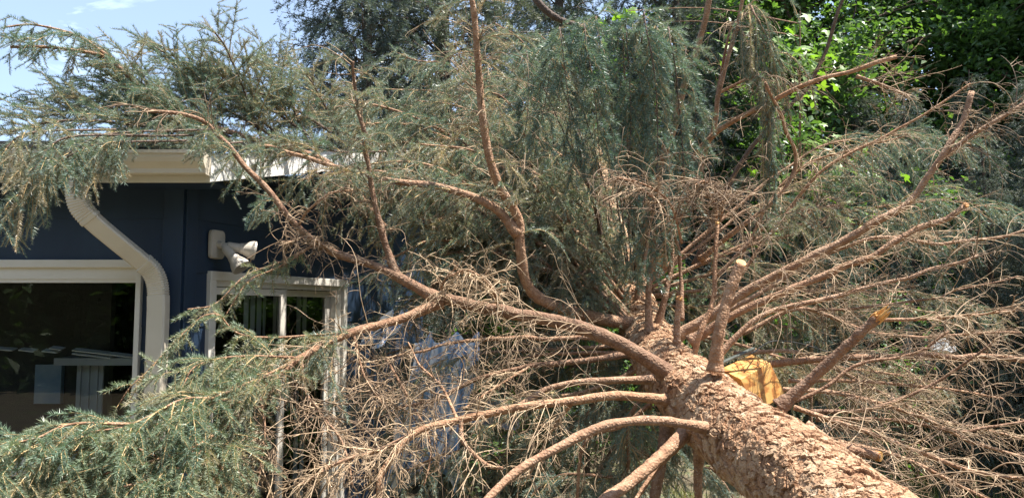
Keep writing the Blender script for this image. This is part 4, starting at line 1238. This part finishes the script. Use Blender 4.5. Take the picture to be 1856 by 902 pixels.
# thin hanging veil to the right of the centre
for (x0, y0, x1, y1, d, t, lt) in [(1370, 30, 1420, 120, 4.9, .35, .5), (1385, 150, 1400, 300, 4.8, .3, .4), (1345, 60, 1400, 200, 5.0, .4, .4)]:
    make_branch([(1300, 170, 5.4), (x0 - 20, y0 - 10, d + .2), (x0, y0, d), ((x0 + x1) / 2, (y0 + y1) / 2, d), (x1, y1, d)], .014, .004, foliage=dict(s0=.45, s1=1, lat=lt, gap=.045, droop=4, tip=.7, spread=.2, sub_len=.08), tint=t, dead=dict(s0=.4, s1=1, n=20, L=.4, grav=2, curl=.8), name='hanging_bough')

# boughs under and behind the trunk
for (tx, ty, d, lt, t, lf) in [(700, 640, 5.0, .45, .4, .1), (620, 720, 4.6, .45, .45, .1), (960, 700, 5.0, .4, .3, -.05), (1000, 820, 4.6, .45, .3, -.1), (860, 850, 4.4, .45, .32, -.1), (720, 860, 4.3, .45, .4, 0), (1090, 850, 4.4, .4, .3, -.1), (960, 900, 4.0, .45, .3, -.1), (1180, 880, 4.5, .45, .3, -.15), (1330, 900, 4.6, .45, .3, -.15), (700, 800, 4.9, .45, .4, 0), (1060, 760, 5.4, .5, .25, -.05), (900, 640, 5.4, .5, .35, .1),
                               (1480, 600, 5.6, .4, .55, 0), (1620, 560, 5.8, .4, .6, .05), (1580, 700, 5.2, .32, .7, -.05), (1720, 700, 5.0, .32, .75, 0), (1500, 480, 6.0, .4, .5, .1), (1800, 560, 5.6, .38, .6, .1),
                               (1640, 330, 6.0, .5, .05, .25), (1760, 260, 6.0, .5, .08, .3), (1830, 380, 5.6, .5, .05, .2), (1700, 420, 5.8, .45, .05, .2)]:
    auto(tx, ty, d, lat=lt, droop=1.3, tint=t, bear=1.4, lift=lf, r0=.018, gap=.06, lod=MID, from_d=min(d, 5.6))

# ================================================================== BLOCK, TARP, CABLE, POST
bo = P(1362, 690, 3.62)
block = MB()
ax_ = norm(P(1408, 712, 3.36) - P(1345, 672, 3.62))       # block's long run, toward the viewer and right
c_tl, c_tr, c_br = P(1306, 668, 3.80), P(1361, 641, 3.95), P(1396, 657, 3.78)
c_fl = P(1342, 687, 3.62)
top = np.array([c_tl, c_tr, c_br, c_fl])
down_ = np.array([0.058, 0.06, -0.165])
skew = np.array([0.03, -0.02, 0])
V = np.vstack([top, top + down_ + skew])
block.add(V, [[[0, 3, 2, 1], [4, 5, 6, 7], [0, 1, 5, 4], [1, 2, 6, 5], [2, 3, 7, 6], [3, 0, 4, 7]]])
o = block.build('wood_block', M_wood, None, bo, loc=bo, bevel=0.003)
tag(o, 'freshly sawn yellow wood block lodged behind the fallen trunk', 'wood block')
fo_ = P(1336, 650, 3.72)
mb = MB()
a_, c_ = P(1303, 663, 3.80) + Z * .004, P(1366, 634, 3.96) + Z * .004
wv_ = norm(np.cross(c_ - a_, Z)) * 0.012
mb.hexa(np.array([a_ - wv_, a_ - wv_ + Z * .012, a_ + wv_, a_ + wv_ + Z * .012, c_ - wv_, c_ - wv_ + Z * .012, c_ + wv_, c_ + wv_ + Z * .012]))
o = mb.build('metal_bar', M_flash, None, fo_, loc=fo_, bevel=0.003)
tag(o, 'narrow grey green metal bar lying along the sawn wood block', 'metal bar')
cp_ = spline([P(1362, 640, 3.7), P(1400, 618, 4.3), P(1450, 622, 4.6), P(1520, 641, 4.8), P(1600, 640, 5.0), P(1700, 660, 5.2)], 40)
mb = MB(); mb.tube(cp_ - cp_[0], np.full(40, 0.004), 8)
o = mb.build('cable', M_rubber, None, loc=cp_[0], smooth=True)
tag(o, 'thin black cable trailing between the broken branches', 'cable')
# a dry twig hangs across the block face
# tarp hung in folds
def tarp(x0, x1, y0, y1, d, seed, nx=70, ny=50):
    r = np.random.default_rng(seed)
    u = np.linspace(0, 1, nx); v = np.linspace(0, 1, ny)
    UU, VV_ = np.meshgrid(u, v, indexing='ij')
    ph = r.uniform(0, 6, 4)
    o0 = P(x0, y0, d); o1 = P(x1, y0, d); w = o1 - o0; hgt_ = np.linalg.norm(P(x0, y1, d) - o0)
    fold = 0.030 * np.sin(UU * 34 + ph[0] + 2 * np.sin(UU * 5)) + 0.016 * np.sin(UU * 71 + ph[1]) + 0.03 * np.sin(UU * 9 + VV_ * 3 + ph[2])
    fold *= 0.35 + 0.65 * VV_
    B = o0[None, None] + UU[..., None] * w - (VV_ * hgt_ * (1 + 0.10 * np.sin(UU * 7 + ph[3])))[..., None] * Z
    B[..., 1] += fold + 0.10 * VV_ * np.sin(UU * 4)
    B[..., 0] += -0.16 * VV_ + 0.02 * np.sin(VV_ * 9 + UU * 12)
    stripe = 0.5 + 0.62 * np.sin(UU * 58 + 1.5 * np.sin(UU * 11) + 0.5 * np.sin(VV_ * 4))
    B[..., 2] -= 0.07 * np.abs(np.sin(UU * 8 + ph[0])) * (1 - VV_)
    idx = np.arange(nx * ny).reshape(nx, ny)
    Q = np.stack([idx[:-1, :-1], idx[1:, :-1], idx[1:, 1:], idx[:-1, 1:]], -1).reshape(-1, 4)
    return B.reshape(-1, 3), Q, stripe.ravel(), o0
for (x0, x1, y0, y1, d, lb) in [(752, 872, 600, 862, 4.5, 'long pale blue striped tarp hanging in folds under the snapped boughs'), (700, 742, 560, 625, 4.45, 'small pale blue scrap of tarp caught higher beside the door')]:
    B, Q, st_, o0 = tarp(x0, x1, y0, y1, d, int(x0))
    o = np_mesh('tarp', B, [Q], M_tarp, None, o0, {'stripe': st_}, True, loc=o0)
    sm = o.modifiers.new('thick', 'SOLIDIFY'); sm.thickness = 0.003
    tag(o, lb, 'tarp', 'pale blue tarp pieces')
# crumpled white film on the ground behind
r = np.random.default_rng(3)
for (x_, y_, d, w_, lb) in [(898, 752, 4.6, .16, 'crumpled white plastic sheet glimpsed below the middle limbs'), (1708, 628, 6.0, .09, 'scrap of white plastic behind the twigs on the far right')]:
    c_ = P(x_, y_, d); n_ = 26
    th_ = np.linspace(0, 2 * np.pi, n_, endpoint=False)
    V = [[0, 0, .05]]
    for k in range(1, 5):
        for t_ in th_:
            rr_ = w_ * k / 4 * (1 + .25 * math.sin(3 * t_ + k) + r.normal(0, .06))
            V.append([rr_ * math.cos(t_), rr_ * .6 * math.sin(t_), .05 * math.cos(k * 1.2) + r.normal(0, .018)])
    Q = [[1 + (k - 1) * n_ + i, 1 + (k - 1) * n_ + (i + 1) % n_, 1 + k * n_ + (i + 1) % n_, 1 + k * n_ + i] for k in range(1, 4) for i in range(n_)]
    Tt = [[0, 1 + i, 1 + (i + 1) % n_] for i in range(n_)]
    o = np_mesh('plastic_sheet', np.array(V) @ np.array([[1, 0, 0], [0, .5, .85], [0, -.85, .5]]), [np.array(Q), np.array(Tt)], M_plastic, loc=c_)
    o.modifiers.new('thick', 'SOLIDIFY').thickness = 0.002
    tag(o, lb, 'plastic sheet')
pb = P(1640, 600, 8.4); gzp = float(ground_z(pb[0], pb[1]))
mb = MB(); hh = P(1640, 540, 8.4)[2] - gzp
V, Q = tubes(np.stack([np.zeros(20), np.zeros(20), np.linspace(-.1, hh, 20)], 1)[None], (0.075 + 0.006 * rng.normal(size=20))[None], 12)
mb.add(V, [Q, (19 * 12 + np.arange(12))[None]])
o = mb.build('wooden_post', M_weathered, loc=(pb[0], pb[1], gzp)); tag(o, 'weathered grey wooden post standing behind the right-hand branches', 'post')

# ================================================================== TREES STANDING BEHIND
def copy_tree(o, parent=None):
    c = o.copy(); C.objects.link(c); c.parent = parent
    for ch in list(o.children): copy_tree(ch, c)
    return c


def standing_spruce(h, R):
    """trunk, boughs and needles of a standing spruce at the origin"""
    root = empty('spruce_tree', (0, 0, 0))
    zs = np.linspace(0, h, 30)
    ax = np.stack([0.04 * np.sin(zs * .8), 0.04 * np.cos(zs * .6), zs], 1)
    mb = MB(); mb.tube(ax, 0.11 * (1 - zs / h) ** .8 + 0.01, 12)
    bz, fv, ff, ft_, base = MB(), [], [], [], 0
    tw = MB()
    z = 0.5; a = 0.0
    while z < h - 0.3:
        k = 1 - z / h
        for _ in range(6):
            a += 2.399 + rng.normal(0, .2)
            Lb = (R * k ** .75 + .15) * rng.uniform(.75, 1.15)
            d0 = np.array([[math.cos(a), math.sin(a), .25 + .5 * (1 - k)]])
            ln = grow(np.array([[0, 0, z + rng.normal(0, .08)]]), d0, np.array([Lb]), 12, .75, .1, .08)
            V, Q = tubes(ln, (0.022 * (Lb / 2) * np.linspace(1, .2, 13))[None], 6); bz.add(V, [Q])
            Ln, ra, L2, r2, p, d, s_, sv_ = bough(ln[0], s0=.1, s1=1, lat=.62 * (.5 + .5 * k), gap=.12, droop=1.9, sub_gap=.075, sub_len=.2, sp_len=.15, lod=COARSE)
            V, Q = tubes(Ln, ra, 3); tw.add(V, [Q])
            v, f, rr = place_sprigs(p, d, s_ * 1.15, COARSE)
            fv.append(v); ff.append(f + base); base += len(v)
            ft_.append(np.clip(.42 + .22 * rr + rng.normal(0, .12), 0, 1))
        z += .24
    mb.build('trunk', M_darkbark, root, smooth=True)
    bz.build('limbs', M_darkbark, root, smooth=True)
    tw.build('twigs', M_darkbark, root)
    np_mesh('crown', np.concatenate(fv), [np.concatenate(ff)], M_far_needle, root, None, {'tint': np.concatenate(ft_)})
    return root


def leaves_at(c, up, size, lobed=False):
    """leaf polygons at points c with normals near up"""
    M = len(c)
    n = norm(up)
    a = norm(np.cross(n, rng.normal(size=(M, 3))))
    b = np.cross(n, a)
    s = size * rng.uniform(.6, 1.25, M)
    if not lobed:
        prof = [(0, 0, 0), (.42, .30, .10), (1, 0, -.06), (.42, -.30, .10)]
        polys = np.array([[0, 1, 2], [0, 2, 3]])
    else:
        prof = [(0, 0, 0)]
        for ang, rr in [(-150, .35), (-125, .62), (-100, .34), (-70, .86), (-42, .45), (-22, .72), (0, 1.05), (22, .72), (42, .45), (70, .86), (100, .34), (125, .62), (150, .35)]:
            t_ = math.radians(ang); prof.append((rr * math.cos(t_) * .6, rr * math.sin(t_) * .6, -.10 * rr))
        k = len(prof)
        polys = np.array([[0, i, i + 1] for i in range(1, k - 1)])
    pf = np.array(prof)
    V = c[:, None] + s[:, None, None] * (pf[None, :, 0, None] * a[:, None] + pf[None, :, 1, None] * b[:, None] + pf[None, :, 2, None] * n[:, None])
    Fc = polys[None] + (np.arange(M) * len(pf))[:, None, None]
    return V.reshape(-1, 3), Fc.reshape(-1, 3), np.repeat(np.clip(.5 + .2 * rng.normal(size=M), 0, 1), len(pf))


def broadleaf(name, h, R, n_limb, n_leaf, leaf, low=.12, mat=M_leaf, trunk_r=.13):
    root = empty(name, (0, 0, 0))
    zs = np.linspace(0, h * .85, 24)
    ax = np.stack([.15 * np.sin(zs * .5 + h), .12 * np.cos(zs * .7), zs], 1) - np.array([.15 * math.sin(h), .12, 0])
    mb = MB(); mb.tube(ax, trunk_r * (1 - zs / h) ** .8 + .012, 10)
    mb.build('trunk', M_darkbark, root, smooth=True)
    u = np.sort(rng.uniform(low, .97, n_limb))
    p, T = at_param(ax[None], np.zeros(n_limb, int), u)
    a = np.arange(n_limb) * 2.399 + rng.normal(0, .3, n_limb)
    d = np.stack([np.cos(a), np.sin(a), .25 + 1.0 * u], 1)
    Ls = R * (1.15 - .75 * u ** 2) * rng.uniform(.6, 1.15, n_limb)
    L1 = grow(p, d, Ls, 9, .3, .3, .3)
    m2 = 7
    li = np.repeat(np.arange(n_limb), m2)
    q, qt = at_param(L1, li, rng.uniform(.25, 1, len(li)))
    L2 = grow(q, qt + rng.normal(0, .75, (len(li), 3)), Ls[li] * rng.uniform(.25, .55, len(li)), 6, .35, .4, .3)
    mb = MB()
    V, Q = tubes(L1, (trunk_r * .28 * rng.uniform(.6, 1, n_limb))[:, None] * np.linspace(1, .25, 10)[None], 6); mb.add(V, [Q])
    V, Q = tubes(L2, np.broadcast_to(np.linspace(.012, .004, 7)[None], (len(L2), 7)) * (R / 1.8), 4); mb.add(V, [Q])
    mb.build('limbs', M_darkbark, root, smooth=True)
    j = rng.integers(0, len(L2), n_leaf)
    dens = rng.uniform(0, 1, len(L2)); j = np.where(dens[j] < .22, rng.integers(0, len(L2), n_leaf), j)
    c, ct = at_param(L2, j, rng.uniform(.1, 1, n_leaf) ** .7)
    c = c + rng.normal(0, .10 * R / 1.8, (n_leaf, 3))
    V, Fc, tt = leaves_at(c, rng.normal(0, .55, (n_leaf, 3)) + np.array([.1, -.25, .8]), leaf)
    clump = np.clip(.5 + .25 * rng.normal(size=len(L2)), 0, 1)[j]
    tt = np.clip(.5 * tt + .5 * np.repeat(clump, 4), 0, 1)
    np_mesh('crown', V, [Fc], mat, root, None, {'tint': tt})
    return root


def put(o, px, d, rz=0, sc=1.0):
    w = P(px, 451, d)
    o.location = (w[0], w[1], float(ground_z(w[0], w[1])))
    o.rotation_euler = (0, 0, rz); o.scale = (sc, sc, sc)


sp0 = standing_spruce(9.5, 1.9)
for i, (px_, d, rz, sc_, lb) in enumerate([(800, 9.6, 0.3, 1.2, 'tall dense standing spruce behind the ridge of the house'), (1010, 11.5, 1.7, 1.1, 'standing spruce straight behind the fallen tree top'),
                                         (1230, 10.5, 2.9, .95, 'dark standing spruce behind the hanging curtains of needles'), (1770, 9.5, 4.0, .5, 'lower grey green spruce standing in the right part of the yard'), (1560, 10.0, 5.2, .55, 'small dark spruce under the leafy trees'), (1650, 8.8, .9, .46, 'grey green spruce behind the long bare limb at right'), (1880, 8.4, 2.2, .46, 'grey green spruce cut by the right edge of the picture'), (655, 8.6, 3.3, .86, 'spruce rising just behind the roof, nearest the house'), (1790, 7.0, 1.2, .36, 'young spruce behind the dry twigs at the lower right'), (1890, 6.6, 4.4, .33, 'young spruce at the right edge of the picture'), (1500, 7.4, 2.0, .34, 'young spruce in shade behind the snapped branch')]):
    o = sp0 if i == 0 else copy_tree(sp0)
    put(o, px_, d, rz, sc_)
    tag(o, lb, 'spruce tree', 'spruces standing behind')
bl0 = broadleaf('leafy_tree', 9.0, 2.3, 46, 52000, .105)
for i, (px_, d, rz, sc_, lb) in enumerate([(1480, 11.5, 0, 1.0, 'leafy green tree behind the thin hanging veil of needles'), (1690, 12.0, 1.3, 1.05, 'big leafy tree at the upper right behind the bare limbs'), (1900, 10.5, 2.6, 1.0, 'leafy tree at the right edge of the yard'),
                                         (1330, 14.5, 3.7, 1.1, 'distant leafy tree mostly hidden by the fallen spruce'), (2150, 9.0, 4.4, .95, 'leafy tree farthest to the right, beyond the yard')]):
    o = bl0 if i == 0 else copy_tree(bl0)
    put(o, px_, d, rz, sc_)
    tag(o, lb, 'tree', 'leafy trees standing behind')
sh0 = broadleaf('shrub', 2.0, .95, 30, 9000, .06, low=.04, trunk_r=.03)
for i, (px_, d, rz, sc_, lb) in enumerate([(1560, 8.5, 0, 1.0, 'dark green shrub below the leafy trees behind the long limb'), (1800, 11.0, 1, 1.1, 'leafy shrub far behind the tangle of dry twigs at right'), (1400, 8.8, 2, .9, 'shrub behind the upright stubs'),
                                         (1960, 8.6, 3, 1.0, 'bright shrub at the right edge beside the grass'), (1680, 9.0, 4, 1.2, 'tall shrub behind the weathered post'), (1200, 9.5, 5, 1.1, 'shrub in the shade behind the trunk'), (1060, 7.6, 1.4, .9, 'dark shrub showing below the arching left limbs'), (900, 7.4, 2.2, .9, 'shrub behind the blue tarp')]):
    o = sh0 if i == 0 else copy_tree(sh0)
    put(o, px_, d, rz, sc_)
    tag(o, lb, 'shrub', 'shrubs behind the fallen tree')

# maple sapling with big bright leaves
ms = P(1460, 700, 6.3); ms[2] = float(ground_z(ms[0], ms[1]))
mroot = empty('maple_sapling', ms)
tag(mroot, 'slender maple sapling with big bright green leaves behind the branches', 'maple sapling')
spots = [(1450, 70, 6.2), (1475, 90, 6.1), (1440, 110, 6.3), (1455, 190, 6.2), (1438, 235, 6.1), (1470, 250, 6.2), (1500, 130, 6.5), (1440, 330, 6.0), (1480, 320, 6.1), (1500, 352, 6.0), (1462, 360, 6.0), (1545, 385, 6.4), (1330, 75, 6.6), (1135, 20, 6.8), (1120, 45, 6.8), (1560, 300, 6.6), (1590, 330, 6.7), (1380, 430, 6.2)]
stem = spline([ms, P(1470, 560, 6.4), P(1455, 400, 6.4), P(1450, 250, 6.4), P(1450, 90, 6.3), P(1450, 20, 6.3)], 40)
mb = MB(); mb.tube(stem, np.linspace(.02, .005, 40), 8)
mb.build('stem', M_branch, mroot, ms, smooth=True)
lv, lf, lt_, base = [], [], [], 0
tb = MB()
for c_ in spots:
    w = P(*c_)
    s_i = np.argmin(np.linalg.norm(stem - (w - Z * .25), axis=1))
    tb.tube(spline([stem[s_i], .5 * (stem[s_i] + w) + Z * .08, w], 10), np.linspace(.006, .003, 10), 5)
    m_ = 13
    c = w + rng.normal(0, 1, (m_, 3)) * np.array([.13, .12, .09])
    V, Fc, tt = leaves_at(c, rng.normal(0, .45, (m_, 3)) + np.array([.25, -.55, .8]), .125, True)
    lv.append(V); lf.append(Fc + base); lt_.append(tt); base += len(V)
tb.build('twigs', M_branch, mroot, ms)
np_mesh('crown', np.concatenate(lv), [np.concatenate(lf)], M_maple, mroot, ms, {'tint': np.concatenate(lt_)})

# far-off woods beyond the yard and behind the viewer
def woods(name, x0, x1, y0, y1, h, n, leaf, lb):
    k = 60
    cx_ = rng.uniform(x0, x1, k); cy_ = rng.uniform(y0, y1, k); ch = h * rng.uniform(.6, 1.1, k)
    j = rng.integers(0, k, n)
    u = rng.uniform(0, 1, n)
    rad = (1.6 * np.sqrt(np.clip(1.05 - u, 0, 1)) + .3) * rng.uniform(.4, 1, n) ** .5
    a = rng.uniform(0, 6.283, n)
    bumpy = 1 + .3 * np.sin(a * 3 + j) * np.sin(u * 14 + j)
    c = np.stack([cx_[j] + rad * bumpy * np.cos(a), cy_[j] + rad * bumpy * np.sin(a), u * ch[j]], 1)
    c[:, 2] += ground_z(c[:, 0], c[:, 1])
    V, Fc, tt = leaves_at(c, rng.normal(0, .6, (n, 3)) + np.array([0, -.2, .7]), leaf)
    o = np_mesh(name, V, [Fc], M_leaf, None, None, {'tint': np.clip(tt - .15, 0, 1)})
    tag(o, lb, 'woods', kind='stuff')
woods('woods', 1, 36, 17, 24, 8.5, 70000, .32, 'dark woods closing the view beyond the yard')
woods('woods', -22, 12, -13, -8, 7.5, 110000, .42, 'dark woods on the near side of the yard, reflected in the glass')

# grass
n_ = 60000
gx_ = rng.uniform(1.4, 9, n_); gy_ = rng.uniform(3.2, 14, n_)
keep = vnoise(gx_ + 20, gy_ + 20, 1.1, 91) + .35 * (gx_ > 2.2) > -.05
gx_, gy_ = gx_[keep], gy_[keep]
p = np.stack([gx_, gy_, ground_z(gx_, gy_)], 1)
d = rng.normal(0, .35, (len(p), 3)) + Z
hg = rng.uniform(.06, .22, len(p))
tipp = p + norm(d) * hg[:, None]
sd = norm(rng.normal(size=(len(p), 3)) * np.array([1, 1, 0])) * .005
V = np.stack([p - sd, p + sd, tipp], 1).reshape(-1, 3)
o = np_mesh('grass', V, [np.arange(len(V)).reshape(-1, 3)], M_grass, None, None, {'tint': np.repeat(rng.uniform(0, 1, len(p)), 3)})
tag(o, 'rough green and straw coloured grass under the tree', 'grass', kind='stuff')
